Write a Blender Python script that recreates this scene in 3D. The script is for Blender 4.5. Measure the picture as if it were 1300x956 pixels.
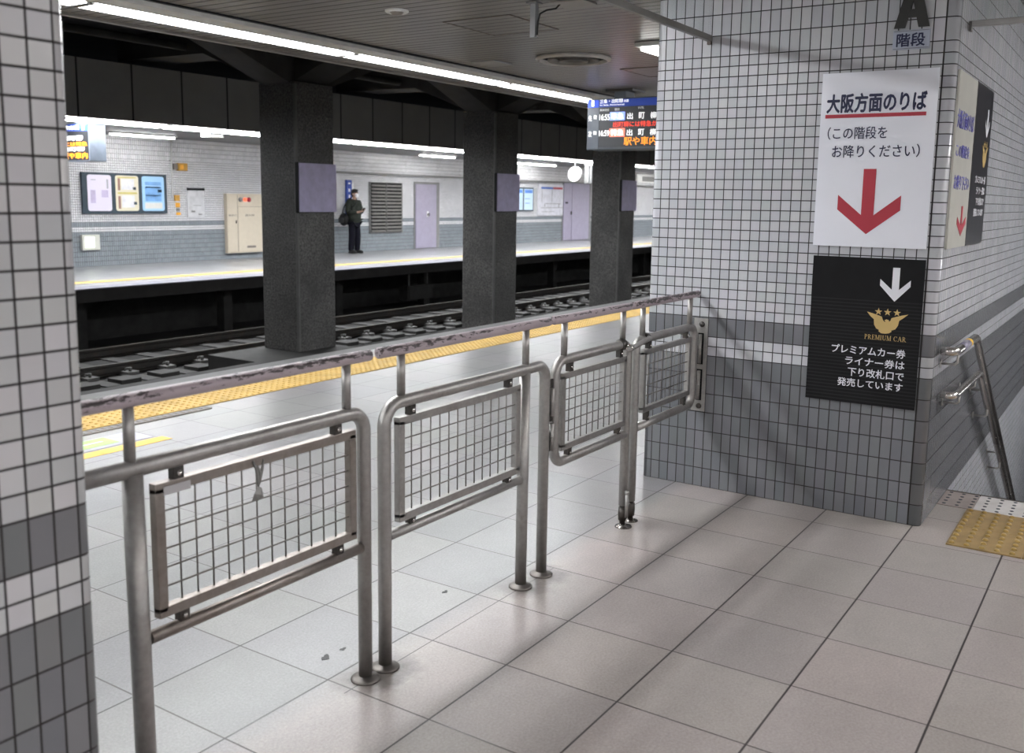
import bpy, bmesh, math, random
from mathutils import Vector, Matrix, Quaternion
random.seed(7)
for o in list(bpy.data.objects): bpy.data.objects.remove(o)
S = bpy.context.scene
C = S.collection
PI = math.pi

# ------------------------------------------------------------------ camera
H = 1.487
cam_d = bpy.data.cameras.new('camera')
cam = bpy.data.objects.new('camera', cam_d); C.objects.link(cam)
r_ = Vector((0.5518491, -0.8338149, 0.0146696)); u_ = Vector((0.1141344, 0.0929400, 0.9891084)); f_ = Vector((0.8260968, 0.5441643, -0.1464559))
M = Matrix(((r_.x, u_.x, -f_.x, 0), (r_.y, u_.y, -f_.y, 0), (r_.z, u_.z, -f_.z, H), (0, 0, 0, 1)))
cam.matrix_world = M
cam_d.sensor_width = 36; cam_d.sensor_fit = 'HORIZONTAL'
cam_d.lens = 1219.8 * 36 / 1300
cam_d.shift_y = -44.5 / 1300
cam_d.clip_start = 0.05; cam_d.clip_end = 200
cam_d.dof.use_dof = True; cam_d.dof.focus_distance = 4.6; cam_d.dof.aperture_fstop = 4.0
S.camera = cam

# ------------------------------------------------------------------ light
w = bpy.data.worlds.new('world'); S.world = w; w.use_nodes = True
w.node_tree.nodes['Background'].inputs[0].default_value = (0.85, 0.9, 1, 1)
w.node_tree.nodes['Background'].inputs[1].default_value = 0.05
S.view_settings.view_transform = 'Standard'; S.view_settings.look = 'None'
S.view_settings.gamma = 1; S.view_settings.exposure = 0.0
S.view_settings.use_curve_mapping = False
L_NEAR, L_FAR, L_SMALL, L_CON = 50.0, 44.0, 30.0, 80.0   # radiance of the lamps' diffusers

# ------------------------------------------------------------------ materials
def new_mat(name):
    m = bpy.data.materials.new(name); m.use_nodes = True
    nt = m.node_tree; b = nt.nodes['Principled BSDF']
    return m, nt, b
def nd(nt, t, **k):
    n = nt.nodes.new(t)
    for a, v in k.items(): setattr(n, a, v)
    return n
def mth(nt, op, a, b=None, c=None):
    n = nd(nt, 'ShaderNodeMath', operation=op)
    for i, v in enumerate((a, b, c)):
        if v is None: continue
        if isinstance(v, (int, float)): n.inputs[i].default_value = v
        else: nt.links.new(v, n.inputs[i])
    return n.outputs[0]
def mix(nt, fac, a, b, typ='MIX'):
    n = nd(nt, 'ShaderNodeMix', data_type='RGBA', blend_type=typ)
    for i, v in ((0, fac), (6, a), (7, b)):
        if isinstance(v, (int, float)): n.inputs[i].default_value = v
        elif isinstance(v, tuple): n.inputs[i].default_value = v + (1,) if len(v) == 3 else v
        else: nt.links.new(v, n.inputs[i])
    return n.outputs[2]
def position(nt):
    return nd(nt, 'ShaderNodeNewGeometry').outputs['Position']
def noise(nt, vec, scale, detail=3, rough=0.55):
    n = nd(nt, 'ShaderNodeTexNoise'); n.inputs['Scale'].default_value = scale
    n.inputs['Detail'].default_value = detail; n.inputs['Roughness'].default_value = rough
    nt.links.new(vec, n.inputs['Vector']); return n.outputs[0]
def ramp(nt, fac, lo, hi):
    n = nd(nt, 'ShaderNodeMapRange'); n.inputs[1].default_value = lo; n.inputs[2].default_value = hi
    nt.links.new(fac, n.inputs[0]); return n.outputs[0]
def bump(nt, b, h, dist, strength=1.0):
    n = nd(nt, 'ShaderNodeBump'); n.inputs['Strength'].default_value = strength; n.inputs['Distance'].default_value = dist
    nt.links.new(h, n.inputs['Height']); nt.links.new(n.outputs[0], b.inputs['Normal'])
def plain(name, col, rough=0.5, metal=0.0, var=0.12, scale=8.0, coat=0.0, spec=None):
    """colour with a slight procedural mottling"""
    m, nt, b = new_mat(name)
    n = noise(nt, position(nt), scale)
    dark = tuple(c * (1 - var) for c in col); lite = tuple(min(1, c * (1 + var)) for c in col)
    nt.links.new(mix(nt, ramp(nt, n, .3, .7), dark, lite), b.inputs['Base Color'])
    b.inputs['Roughness'].default_value = rough; b.inputs['Metallic'].default_value = metal
    b.inputs['Coat Weight'].default_value = coat
    if spec is not None: b.inputs['Specular IOR Level'].default_value = spec
    return m
def emit(name, col, strength):
    m, nt, b = new_mat(name)
    b.inputs['Base Color'].default_value = col + (1,)
    b.inputs['Emission Color'].default_value = col + (1,); b.inputs['Emission Strength'].default_value = strength
    return m

def tile_mat(name, white=(.525, .537, .57), gray=(.17, .177, .19), grout=.0035, rough=.22, pu=.049, banded=True):
    """mosaic tiles; UV u = metres round the wall, v = height. 5 cm rows of white, 10 cm rows elsewhere"""
    m, nt, b = new_mat(name)
    uv = nd(nt, 'ShaderNodeUVMap').outputs[0]
    sp = nd(nt, 'ShaderNodeSeparateXYZ'); nt.links.new(uv, sp.inputs[0]); u, v = sp.outputs[0], sp.outputs[1]
    def between(a, c): return mth(nt, 'MULTIPLY', mth(nt, 'GREATER_THAN', v, a), mth(nt, 'LESS_THAN', v, c))
    low = between(0.0, .7); band = between(.8, .9); top = mth(nt, 'GREATER_THAN', v, 2.2)
    grayf = mth(nt, 'ADD', low, band)
    tall = mth(nt, 'ADD', grayf, top)
    pv = mth(nt, 'ADD', .05, mth(nt, 'MULTIPLY', tall, .05))
    iu = mth(nt, 'DIVIDE', u, pu)
    iv = mth(nt, 'DIVIDE', mth(nt, 'ADD', v, 10.0), pv)
    def edge(i, p):
        f = mth(nt, 'FRACT', i)
        d = mth(nt, 'MULTIPLY', mth(nt, 'MINIMUM', f, mth(nt, 'SUBTRACT', 1.0, f)), p)
        return d
    d = mth(nt, 'MINIMUM', edge(iu, pu), edge(iv, pv))
    mask = ramp(nt, d, grout * .5, grout * .5 + .0012)      # 0 grout, 1 tile
    cell = nd(nt, 'ShaderNodeCombineXYZ')
    nt.links.new(mth(nt, 'FLOOR', iu), cell.inputs[0]); nt.links.new(mth(nt, 'FLOOR', iv), cell.inputs[1]); nt.links.new(tall, cell.inputs[2])
    wn = nd(nt, 'ShaderNodeTexWhiteNoise'); nt.links.new(cell.outputs[0], wn.inputs['Vector'])
    big = noise(nt, position(nt), 2.2, 4)
    var = mth(nt, 'ADD', .90, mth(nt, 'MULTIPLY', wn.outputs[0], .14))
    var = mth(nt, 'MULTIPLY', var, mth(nt, 'ADD', .86, mth(nt, 'MULTIPLY', big, .28)))
    base = mix(nt, grayf, white, gray)
    tint = mix(nt, mth(nt, 'ADD', .008, mth(nt, 'MULTIPLY', mth(nt, 'SUBTRACT', 1.0, grayf), .014)), base, wn.outputs[1])
    vc = nd(nt, 'ShaderNodeCombineXYZ')
    for i in range(3): nt.links.new(var, vc.inputs[i])
    col = mix(nt, 1.0, tint, vc.outputs[0], 'MULTIPLY')
    nt.links.new(mix(nt, mask, (.022, .02, .02), col), b.inputs['Base Color'])
    rg = mth(nt, 'ADD', mth(nt, 'MULTIPLY', mask, rough - .8), .8)
    nt.links.new(rg, b.inputs['Roughness'])
    bump(nt, b, mask, .0012, .8)
    return m

def floor_mat(name, base=(.335, .303, .287), pitch=.4, ox=.0316, oy=.006, rough=.28, dirt=None, pale=True):
    m, nt, b = new_mat(name)
    P = position(nt); sp = nd(nt, 'ShaderNodeSeparateXYZ'); nt.links.new(P, sp.inputs[0])
    ix = mth(nt, 'DIVIDE', mth(nt, 'ADD', sp.outputs[0], 40 * pitch - ox), pitch)
    iy = mth(nt, 'DIVIDE', mth(nt, 'ADD', sp.outputs[1], 40 * pitch - oy), pitch)
    def edge(i):
        f = mth(nt, 'FRACT', i); return mth(nt, 'MULTIPLY', mth(nt, 'MINIMUM', f, mth(nt, 'SUBTRACT', 1.0, f)), pitch)
    mx = ramp(nt, edge(ix), .0018, .0036); my = ramp(nt, edge(iy), .0022, .0042)
    # short cut-tile joint under the barrier posts
    jy = mth(nt, 'ABSOLUTE', mth(nt, 'SUBTRACT', sp.outputs[1], 1.907))
    jx = mth(nt, 'MULTIPLY', mth(nt, 'GREATER_THAN', sp.outputs[0], 2.0), mth(nt, 'LESS_THAN', sp.outputs[0], 3.23))
    j = mth(nt, 'SUBTRACT', 1.0, mth(nt, 'MULTIPLY', jx, mth(nt, 'LESS_THAN', jy, .0018)))
    cell = nd(nt, 'ShaderNodeCombineXYZ')
    nt.links.new(mth(nt, 'FLOOR', ix), cell.inputs[0]); nt.links.new(mth(nt, 'FLOOR', iy), cell.inputs[1])
    wn = nd(nt, 'ShaderNodeTexWhiteNoise'); nt.links.new(cell.outputs[0], wn.inputs['Vector'])
    speck = ramp(nt, noise(nt, P, 120, 3, .8), .28, .72); blot = noise(nt, P, 2.6, 5, .62); scuff = noise(nt, P, 14, 5, .7)
    var = mth(nt, 'ADD', .93, mth(nt, 'MULTIPLY', wn.outputs[0], .12))
    var = mth(nt, 'MULTIPLY', var, mth(nt, 'ADD', .78, mth(nt, 'MULTIPLY', speck, .44)))
    var = mth(nt, 'MULTIPLY', var, mth(nt, 'ADD', .82, mth(nt, 'MULTIPLY', blot, .34)))
    var = mth(nt, 'MULTIPLY', var, mth(nt, 'ADD', .90, mth(nt, 'MULTIPLY', scuff, .20)))
    vc = nd(nt, 'ShaderNodeCombineXYZ')
    for i in range(3): nt.links.new(var, vc.inputs[i])
    zone = ramp(nt, mth(nt, 'ADD', sp.outputs[1], mth(nt, 'MULTIPLY', mth(nt, 'SUBTRACT', scuff, .5), .16)), 1.90, 2.02)   # platform tiles are paler and more polished
    base = mix(nt, zone if pale else 0.0, base, (.235, .232, .23))
    col = mix(nt, .010, base, wn.outputs[1]); col = mix(nt, 1.0, col, vc.outputs[0], 'MULTIPLY')
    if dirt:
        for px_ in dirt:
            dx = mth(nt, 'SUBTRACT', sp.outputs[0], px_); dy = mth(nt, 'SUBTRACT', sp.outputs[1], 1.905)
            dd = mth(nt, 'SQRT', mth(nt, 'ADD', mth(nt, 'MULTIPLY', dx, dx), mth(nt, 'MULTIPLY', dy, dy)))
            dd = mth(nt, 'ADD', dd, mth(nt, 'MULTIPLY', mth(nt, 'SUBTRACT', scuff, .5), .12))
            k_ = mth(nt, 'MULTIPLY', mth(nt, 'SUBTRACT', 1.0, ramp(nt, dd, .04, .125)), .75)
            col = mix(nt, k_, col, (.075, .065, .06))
    col = mix(nt, mx, (.055, .045, .042), col); col = mix(nt, mth(nt, 'MULTIPLY', my, j), (.035, .03, .03), col)
    nt.links.new(col, b.inputs['Base Color'])
    b.inputs['Roughness'].default_value = rough
    bump(nt, b, mth(nt, 'MULTIPLY', mx, my), .0008, .5)
    return m

def slat_mat(name):
    """painted spandrel ceiling: boards run across the platform"""
    m, nt, b = new_mat(name)
    P = position(nt); sp = nd(nt, 'ShaderNodeSeparateXYZ'); nt.links.new(P, sp.inputs[0])
    f = mth(nt, 'FRACT', mth(nt, 'DIVIDE', mth(nt, 'ADD', sp.outputs[0], 40.0), .1))
    d = mth(nt, 'MINIMUM', f, mth(nt, 'SUBTRACT', 1.0, f))
    g = ramp(nt, d, .05, .13)
    n = noise(nt, P, 1.4, 4); n2 = noise(nt, P, 30, 3)
    col = mix(nt, ramp(nt, n, .3, .75), (.21, .198, .188), (.30, .285, .272))
    col = mix(nt, mth(nt, 'MULTIPLY', ramp(nt, n2, .55, .8), .25), col, (.11, .10, .09))
    nt.links.new(mix(nt, g, (.035, .032, .03), col), b.inputs['Base Color'])
    b.inputs['Roughness'].default_value = .32
    bump(nt, b, ramp(nt, d, .02, .2), .006, .8)
    return m

def steel_mat(name, col=(.46, .45, .435), rough=.40, brown=.35):
    m, nt, b = new_mat(name); P = position(nt)
    n = noise(nt, P, 5, 5, .65); n2 = noise(nt, P, 60, 3)
    c = mix(nt, ramp(nt, n2, .3, .8), tuple(x * .82 for x in col), col)
    c = mix(nt, mth(nt, 'MULTIPLY', ramp(nt, n, .48, .72), brown), c, (.16, .115, .09))
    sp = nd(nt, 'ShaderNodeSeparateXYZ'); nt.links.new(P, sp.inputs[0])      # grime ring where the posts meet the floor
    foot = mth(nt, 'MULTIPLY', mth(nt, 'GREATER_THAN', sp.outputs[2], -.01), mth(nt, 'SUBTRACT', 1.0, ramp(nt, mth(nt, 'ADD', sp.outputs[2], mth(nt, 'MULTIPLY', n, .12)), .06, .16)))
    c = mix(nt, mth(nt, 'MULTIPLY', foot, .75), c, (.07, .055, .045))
    nt.links.new(c, b.inputs['Base Color']); b.inputs['Metallic'].default_value = .92
    nt.links.new(mth(nt, 'ADD', rough, mth(nt, 'MULTIPLY', n, .16)), b.inputs['Roughness'])
    return m

def handrail_mat(name):
    m, nt, b = new_mat(name); P = position(nt)
    mp = nd(nt, 'ShaderNodeMapping'); mp.inputs['Scale'].default_value = (28, 90, 90); nt.links.new(P, mp.inputs[0])
    n = noise(nt, mp.outputs[0], 1.0, 6, .7)
    n2 = noise(nt, P, 1.7, 2)
    g = nd(nt, 'ShaderNodeNewGeometry'); sp = nd(nt, 'ShaderNodeSeparateXYZ'); nt.links.new(g.outputs['Normal'], sp.inputs[0])
    # paint is rubbed through along the crown of the rail
    wear = mth(nt, 'ADD', mth(nt, 'ADD', n, mth(nt, 'MULTIPLY', mth(nt, 'SUBTRACT', n2, .5), .5)), mth(nt, 'MULTIPLY', mth(nt, 'SUBTRACT', 1.0, mth(nt, 'ABSOLUTE', mth(nt, 'SUBTRACT', sp.outputs[2], .55))), .22))
    k = ramp(nt, wear, .66, .72)
    sp2 = nd(nt, 'ShaderNodeSeparateXYZ'); nt.links.new(P, sp2.inputs[0])
    nt.links.new(mix(nt, k, (.42, .355, .38), (.06, .048, .05)), b.inputs['Base Color'])
    b.inputs['Roughness'].default_value = .42
    bump(nt, b, mth(nt, 'SUBTRACT', 1.0, k), .0006, .6)
    return m

def column_mat(name):
    m, nt, b = new_mat(name); P = position(nt)
    n = noise(nt, P, 34, 5, .75); n2 = noise(nt, P, 1.6, 4)
    c = mix(nt, ramp(nt, n, .35, .75), (.016, .015, .015), (.22, .213, .205))
    c = mix(nt, mth(nt, 'MULTIPLY', ramp(nt, n2, .35, .7), .6), c, (.025, .024, .024)); nt.links.new(c, b.inputs['Base Color'])
    b.inputs['Roughness'].default_value = .55; return m

def glass_mat(name):
    m, nt, b = new_mat(name); out = nt.nodes['Material Output']
    P = position(nt); sp = nd(nt, 'ShaderNodeSeparateXYZ'); nt.links.new(P, sp.inputs[0])
    tr = nd(nt, 'ShaderNodeBsdfTransparent'); tr.inputs[0].default_value = (.94, .955, .95, 1)
    gl = nd(nt, 'ShaderNodeBsdfGlossy'); gl.inputs['Roughness'].default_value = .03
    lw = nd(nt, 'ShaderNodeLayerWeight'); fr = mth(nt, 'ADD', .03, mth(nt, 'MULTIPLY', mth(nt, 'POWER', lw.outputs['Facing'], 5.0), .35))
    mx = nd(nt, 'ShaderNodeMixShader'); nt.links.new(fr, mx.inputs[0]); nt.links.new(tr.outputs[0], mx.inputs[1]); nt.links.new(gl.outputs[0], mx.inputs[2])
    nt.links.new(mx.outputs[0], out.inputs[0]); nt.nodes.remove(b); return m

def striped_black(name):
    m, nt, b = new_mat(name); P = position(nt); sp = nd(nt, 'ShaderNodeSeparateXYZ'); nt.links.new(P, sp.inputs[0])
    f = mth(nt, 'FRACT', mth(nt, 'DIVIDE', sp.outputs[2], .0165))
    s = mth(nt, 'LESS_THAN', f, .35); k = mth(nt, 'MULTIPLY', s, mth(nt, 'LESS_THAN', mth(nt, 'MODULO', mth(nt, 'ADD', sp.outputs[2], 0.0), 10.0), 100.0))
    nt.links.new(mix(nt, k, (.010, .010, .011), (.020, .020, .021)), b.inputs['Base Color'])
    b.inputs['Roughness'].default_value = .5; b.inputs['Specular IOR Level'].default_value = .15; return m

def louver_mat(name, col, gap, pitch):
    m, nt, b = new_mat(name); P = position(nt); sp = nd(nt, 'ShaderNodeSeparateXYZ'); nt.links.new(P, sp.inputs[0])
    f = mth(nt, 'FRACT', mth(nt, 'DIVIDE', sp.outputs[2], pitch))
    nt.links.new(mix(nt, ramp(nt, f, .0, .6), gap, col), b.inputs['Base Color']); b.inputs['Roughness'].default_value = .5; return m

def fascia_mat(name):
    m, nt, b = new_mat(name); P = position(nt); sp = nd(nt, 'ShaderNodeSeparateXYZ'); nt.links.new(P, sp.inputs[0])
    f = mth(nt, 'FRACT', mth(nt, 'DIVIDE', mth(nt, 'ADD', sp.outputs[0], 40 * .955 - 9.80), .955))
    d = mth(nt, 'MINIMUM', f, mth(nt, 'SUBTRACT', 1.0, f)); g = ramp(nt, d, .012, .022)
    n = noise(nt, P, 3, 4)
    nt.links.new(mix(nt, g, (.02, .02, .02), mix(nt, n, (.30, .298, .29), (.38, .378, .37))), b.inputs['Base Color'])
    b.inputs['Roughness'].default_value = .6; return m

T_NEAR = tile_mat('glazed_mosaic')
T_PIL = tile_mat('glazed_mosaic_pillar', white=(.58, .585, .595), gray=(.19, .195, .205))
T_FAR = tile_mat('glazed_mosaic_far', white=(.74, .74, .77), gray=(.27, .30, .33), grout=.005)
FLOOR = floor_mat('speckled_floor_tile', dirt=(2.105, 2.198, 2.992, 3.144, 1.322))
FLOOR_FAR = floor_mat('far_floor_tile', base=(.31, .31, .32), rough=.3, pale=False)
SLAT = slat_mat('ceiling_boards')
STEEL = steel_mat('brushed_steel'); STEEL_B = steel_mat('brown_steel', (.36, .325, .30), .36, .5)
CHROME = steel_mat('polished_steel', (.62, .60, .58), .16, .15)
DARKSTEEL = steel_mat('dark_steel', (.10, .095, .09), .4, .4)
WIRE = steel_mat('steel_wire', (.22, .205, .19), .4, .3)
RAILP = handrail_mat('worn_mauve_paint')
COL = column_mat('dark_speckled_stone')
GUARD = plain('dull_metal_guard', (.13, .128, .125), .45, .3)
PURPLE = plain('purple_enamel', (.43, .395, .57), .4)
LILAC = plain('lilac_door_paint', (.36, .33, .43), .45, var=.05)
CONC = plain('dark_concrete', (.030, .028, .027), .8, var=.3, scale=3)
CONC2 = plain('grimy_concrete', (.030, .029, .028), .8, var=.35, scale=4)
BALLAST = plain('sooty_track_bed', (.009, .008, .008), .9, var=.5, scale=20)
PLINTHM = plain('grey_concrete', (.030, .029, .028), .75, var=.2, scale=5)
EDGE_N = plain('near_edge_concrete', (.12, .118, .118), .5)
EDGE = plain('platform_edge_concrete', (.22, .215, .25), .5, var=.12)
FARCEIL = plain('far_ceiling_paint', (.14, .14, .145), .5)
WHITEP = plain('white_enamel', (.84, .86, .93), .10, var=.01, coat=.3)
CREAM = plain('cream_enamel', (.66, .66, .60), .2, var=.03)
WHITE = plain('white_paint', (.74, .74, .73), .4, var=.04)
LETW = plain('white_lettering', (.78, .79, .84), .4, var=.01)
NAVY = plain('navy_lettering', (.012, .016, .06), .4, var=.05)
BLUELET = plain('blue_lettering', (.10, .10, .38), .4, var=.05)
RED = plain('red_paint', (.42, .028, .05), .4, var=.04)
GOLD = plain('gold_print', (.60, .43, .17), .4, var=.06)
BLACKS = striped_black('ribbed_black_panel'); BLACK = plain('black_panel', (.010, .010, .011), .45, spec=.15)
GREYBK = plain('worn_black_panel', (.022, .022, .028), .35)
LETDK = plain('dark_letter', (.03, .03, .028), .45)
YELF = plain('far_yellow_line', (.60, .42, .13), .5)
YEL = plain('yellow_tactile', (.50, .33, .10), .5, var=.15, scale=6)
YELB = plain('worn_yellow_tactile', (.27, .185, .080), .5, var=.18, scale=9)
DRAIN = plain('grey_brown_grate', (.20, .175, .155), .6)
GREEN = plain('green_marking', (.40, .60, .20), .5)
BROWN = plain('brown_box', (.5, .27, .05), .5)
ORANGE = plain('orange_sticker', (.85, .42, .05), .5)
BEIGE = plain('beige_cabinet', (.60, .53, .42), .45, var=.05)
NAVYF = plain('dark_teal_frame', (.035, .055, .075), .4)
GREYP = plain('grey_paint', (.22, .22, .22), .5)
RUBBER = plain('black_rubber', (.01, .01, .01), .6)
GLASS = glass_mat('smoke_barrier_glass')
TUBE_N = emit('near_lamp_diffuser', (.95, .98, 1.0), L_NEAR)
TUBE_F = emit('far_lamp_diffuser', (.96, .98, 1.0), L_FAR)
TUBE_S = emit('small_lamp_diffuser', (.98, .98, .96), L_SMALL)
TUBE_C = emit('concourse_fill_diffuser', (1.0, .975, .975), L_CON)
TUBE_R = emit('added_row_diffuser', (.97, .98, 1.0), 44.0)
TUBE_W = emit('stair_fill_diffuser', (.97, .98, 1.0), 30.0)  # glow of the added lamp in the stairwell

# ------------------------------------------------------------------ mesh helper
class MB:
    def __init__(s): s.v = []; s.f = []; s.smooth = []
    def add(s, vs, fs, smooth=False):
        n = len(s.v); s.v += [Vector(v) for v in vs]; s.f += [[i + n for i in f] for f in fs]; s.smooth += [smooth] * len(fs); return s
    def box(s, x0, x1, y0, y1, z0, z1):
        vs = [(x, y, z) for z in (z0, z1) for y in (y0, y1) for x in (x0, x1)]
        return s.add(vs, [(0, 2, 3, 1), (4, 5, 7, 6), (0, 1, 5, 4), (2, 6, 7, 3), (0, 4, 6, 2), (1, 3, 7, 5)])
    def bbox(s, x0, x1, y0, y1, z0, z1, b=.004):
        """box with chamfered edges"""
        bm = bmesh.new(); bmesh.ops.create_cube(bm, size=1)
        for v in bm.verts: v.co = Vector(((x0 + x1) / 2 + v.co.x * (x1 - x0), (y0 + y1) / 2 + v.co.y * (y1 - y0), (z0 + z1) / 2 + v.co.z * (z1 - z0)))
        bmesh.ops.bevel(bm, geom=list(bm.edges), offset=b, segments=2, profile=.6, affect='EDGES')
        bm.verts.index_update(); s.add([v.co.copy() for v in bm.verts], [[v.index for v in f.verts] for f in bm.faces]); bm.free(); return s
    def tube(s, pts, r, seg=16, cap=True, radii=None):
        pts = [Vector(p) for p in pts]; rings = []; n = len(pts)
        t = (pts[1] - pts[0]).normalized(); a = Vector((0, 0, 1)) if abs(t.z) < .9 else Vector((1, 0, 0))
        nrm = (a - t * a.dot(t)).normalized()
        vs = []
        for i, p in enumerate(pts):
            if i == 0: t2 = (pts[1] - pts[0]).normalized()
            elif i == n - 1: t2 = (pts[-1] - pts[-2]).normalized()
            else: t2 = ((pts[i + 1] - p).normalized() + (p - pts[i - 1]).normalized()).normalized()
            q = t.rotation_difference(t2); nrm = q @ nrm; t = t2
            b = t.cross(nrm)
            rr = radii[i] if radii else r
            vs += [p + (nrm * math.cos(2 * PI * k / seg) + b * math.sin(2 * PI * k / seg)) * rr for k in range(seg)]
        fs = [(i * seg + k, i * seg + (k + 1) % seg, (i + 1) * seg + (k + 1) % seg, (i + 1) * seg + k) for i in range(n - 1) for k in range(seg)]
        s.add(vs, fs, True)
        if cap:
            m = len(s.v) - len(vs)
            s.f.append([m + k for k in range(seg)][::-1]); s.smooth.append(False)
            s.f.append([m + (n - 1) * seg + k for k in range(seg)]); s.smooth.append(False)
        return s
    def lathe(s, c, prof, axis='Z', seg=24):
        """prof: list of (radius, offset along axis)"""
        vs = []
        for r, h in prof:
            for k in range(seg):
                a = 2 * PI * k / seg; x, y = r * math.cos(a), r * math.sin(a)
                v = {'Z': (x, y, h), 'X': (h, x, y), 'Y': (x, h, y)}[axis]
                vs.append(Vector(c) + Vector(v))
        n = len(prof)
        fs = [(i * seg + k, i * seg + (k + 1) % seg, (i + 1) * seg + (k + 1) % seg, (i + 1) * seg + k) for i in range(n - 1) for k in range(seg)]
        s.add(vs, fs, True); m = len(s.v) - len(vs)
        if prof[0][0] > 1e-5: s.f.append([m + k for k in range(seg)][::-1]); s.smooth.append(False)
        if prof[-1][0] > 1e-5: s.f.append([m + (n - 1) * seg + k for k in range(seg)]); s.smooth.append(False)
        return s
    def prism(s, pts, o, ux, uy, depth):
        """flat outline pts (2-D) placed at o along ux, uy and given a thickness along ux x uy"""
        o, ux, uy = Vector(o), Vector(ux), Vector(uy); nz = ux.cross(uy).normalized() * depth
        a = [o + ux * p[0] + uy * p[1] for p in pts]; n = len(a)
        s.add(a + [q + nz for q in a], [list(range(n))[::-1], [n + i for i in range(n)]] + [(i, (i + 1) % n, n + (i + 1) % n, n + i) for i in range(n)])
        return s
    def build(s, name, mat, parent=None, fix=True):
        me = bpy.data.meshes.new(name)
        off = parent_world(parent) if parent else Vector((0, 0, 0))
        me.from_pydata([v - off for v in s.v], [], s.f)
        me.polygons.foreach_set('use_smooth', s.smooth)
        if fix:
            bm = bmesh.new(); bm.from_mesh(me); bmesh.ops.recalc_face_normals(bm, faces=bm.faces); bm.to_mesh(me); bm.free()
        me.materials.append(mat)
        o = bpy.data.objects.new(name, me); C.objects.link(o)
        if parent: o.parent = parent
        return o
def parent_world(p):
    v = Vector((0, 0, 0))
    while p: v += p.location; p = p.parent
    return v
def thing(name, loc, label, cat, group=None):
    o = bpy.data.objects.new(name, None); C.objects.link(o); o.location = loc; o.empty_display_size = .1
    o['label'] = label; o['category'] = cat
    if group: o['group'] = group
    return o
def tag(o, label, cat, group=None):
    o['label'] = label; o['category'] = cat
    if group: o['group'] = group
    return o
def struct(o): o['kind'] = 'structure'; return o
def box(name, mat, parent, *a): return MB().box(*a).build(name, mat, parent)
def bend(p0, p1, p2, r, n=8):
    """points of a round bend replacing corner p1"""
    p0, p1, p2 = Vector(p0), Vector(p1), Vector(p2); a = p1 + (p0 - p1).normalized() * r; c = p1 + (p2 - p1).normalized() * r
    out = []
    for i in range(n + 1):
        t = i / n; ang = t * PI / 2
        # circular arc for right-angle corners, near enough for others
        ce = a + (c - p1); 
        out.append(ce + (a - ce) * math.cos(ang) + (c - ce) * math.sin(ang))
    return out
def text(txt, parent, mat, o, ux, uy, w, h, name='lettering', bold=.012, depth=.0012, fit=True):
    """lettering mesh fitted to a w x h box whose lower-left corner is o, along unit vectors ux, uy"""
    cu = bpy.data.curves.new('t', 'FONT'); cu.body = txt; cu.size = 1; cu.extrude = .02; cu.offset = 0.0; cu.resolution_u = 3
    ob = bpy.data.objects.new('t', cu); C.objects.link(ob)
    dg = bpy.context.evaluated_depsgraph_get(); me = bpy.data.meshes.new_from_object(ob.evaluated_get(dg))
    C.objects.unlink(ob); bpy.data.objects.remove(ob); bpy.data.curves.remove(cu)
    if bold > .004:        # heavier strokes: the same outline laid down again a little to each side
        vs = [v.co.copy() for v in me.vertices]; fs = [list(p.vertices) for p in me.polygons]; n = len(vs); V = []; F = []
        for k, (dx, dy) in enumerate(((-bold, 0), (bold, 0), (0, -bold), (0, bold))):
            V += [v + Vector((dx, dy, k * .0004)) for v in vs]; F += [[i + n * k for i in f] for f in fs]
        bpy.data.meshes.remove(me); me = bpy.data.meshes.new(name); me.from_pydata(V, [], F)
    xs = [v.co.x for v in me.vertices]; ys = [v.co.y for v in me.vertices]
    if not xs: return None
    x0, x1, y0, y1 = min(xs), max(xs), min(ys), max(ys)
    o, ux, uy = Vector(o), Vector(ux), Vector(uy); nz = ux.cross(uy)
    sx = w / (x1 - x0); sy = h / (y1 - y0)
    off = parent_world(parent)
    for v in me.vertices:
        v.co = o + ux * ((v.co.x - x0) * sx) + uy * ((v.co.y - y0) * sy) + nz * ((v.co.z + .02) / .04 * depth) - off
    me.materials.clear(); me.materials.append(mat); me.name = name
    ob = bpy.data.objects.new(name, me); C.objects.link(ob); ob.parent = parent
    return ob

# ------------------------------------------------------------------ tiled blocks (profile with UVs)
def tiled_block(name, mat, prof, z0, z1, closed=True):
    """prof: list of (x, y, u). vertical faces between successive points"""
    me = bpy.data.meshes.new(name); bm = bmesh.new(); uvl = bm.loops.layers.uv.new('UVMap')
    lo = [bm.verts.new((p[0], p[1], z0)) for p in prof]; hi = [bm.verts.new((p[0], p[1], z1)) for p in prof]
    n = len(prof)
    for i in range(n - 1 + (1 if closed else 0)):
        j = (i + 1) % n; f = bm.faces.new((lo[i], lo[j], hi[j], hi[i]))
        uu = (prof[i][2], prof[j][2] if j else prof[i][2] + .5)
        for l, uv in zip(f.loops, ((uu[0], z0), (uu[1], z0), (uu[1], z1), (uu[0], z1))): l[uvl].uv = uv
        if abs(prof[i][0] - prof[j][0]) < .03 and abs(prof[i][1] - prof[j][1]) < .03: f.smooth = True
    if closed:
        bm.faces.new(hi); bm.faces.new(lo[::-1])
    bmesh.ops.recalc_face_normals(bm, faces=bm.faces)
    bm.to_mesh(me); bm.free(); me.materials.append(mat)
    o = bpy.data.objects.new(name, me); C.objects.link(o); return o

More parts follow.
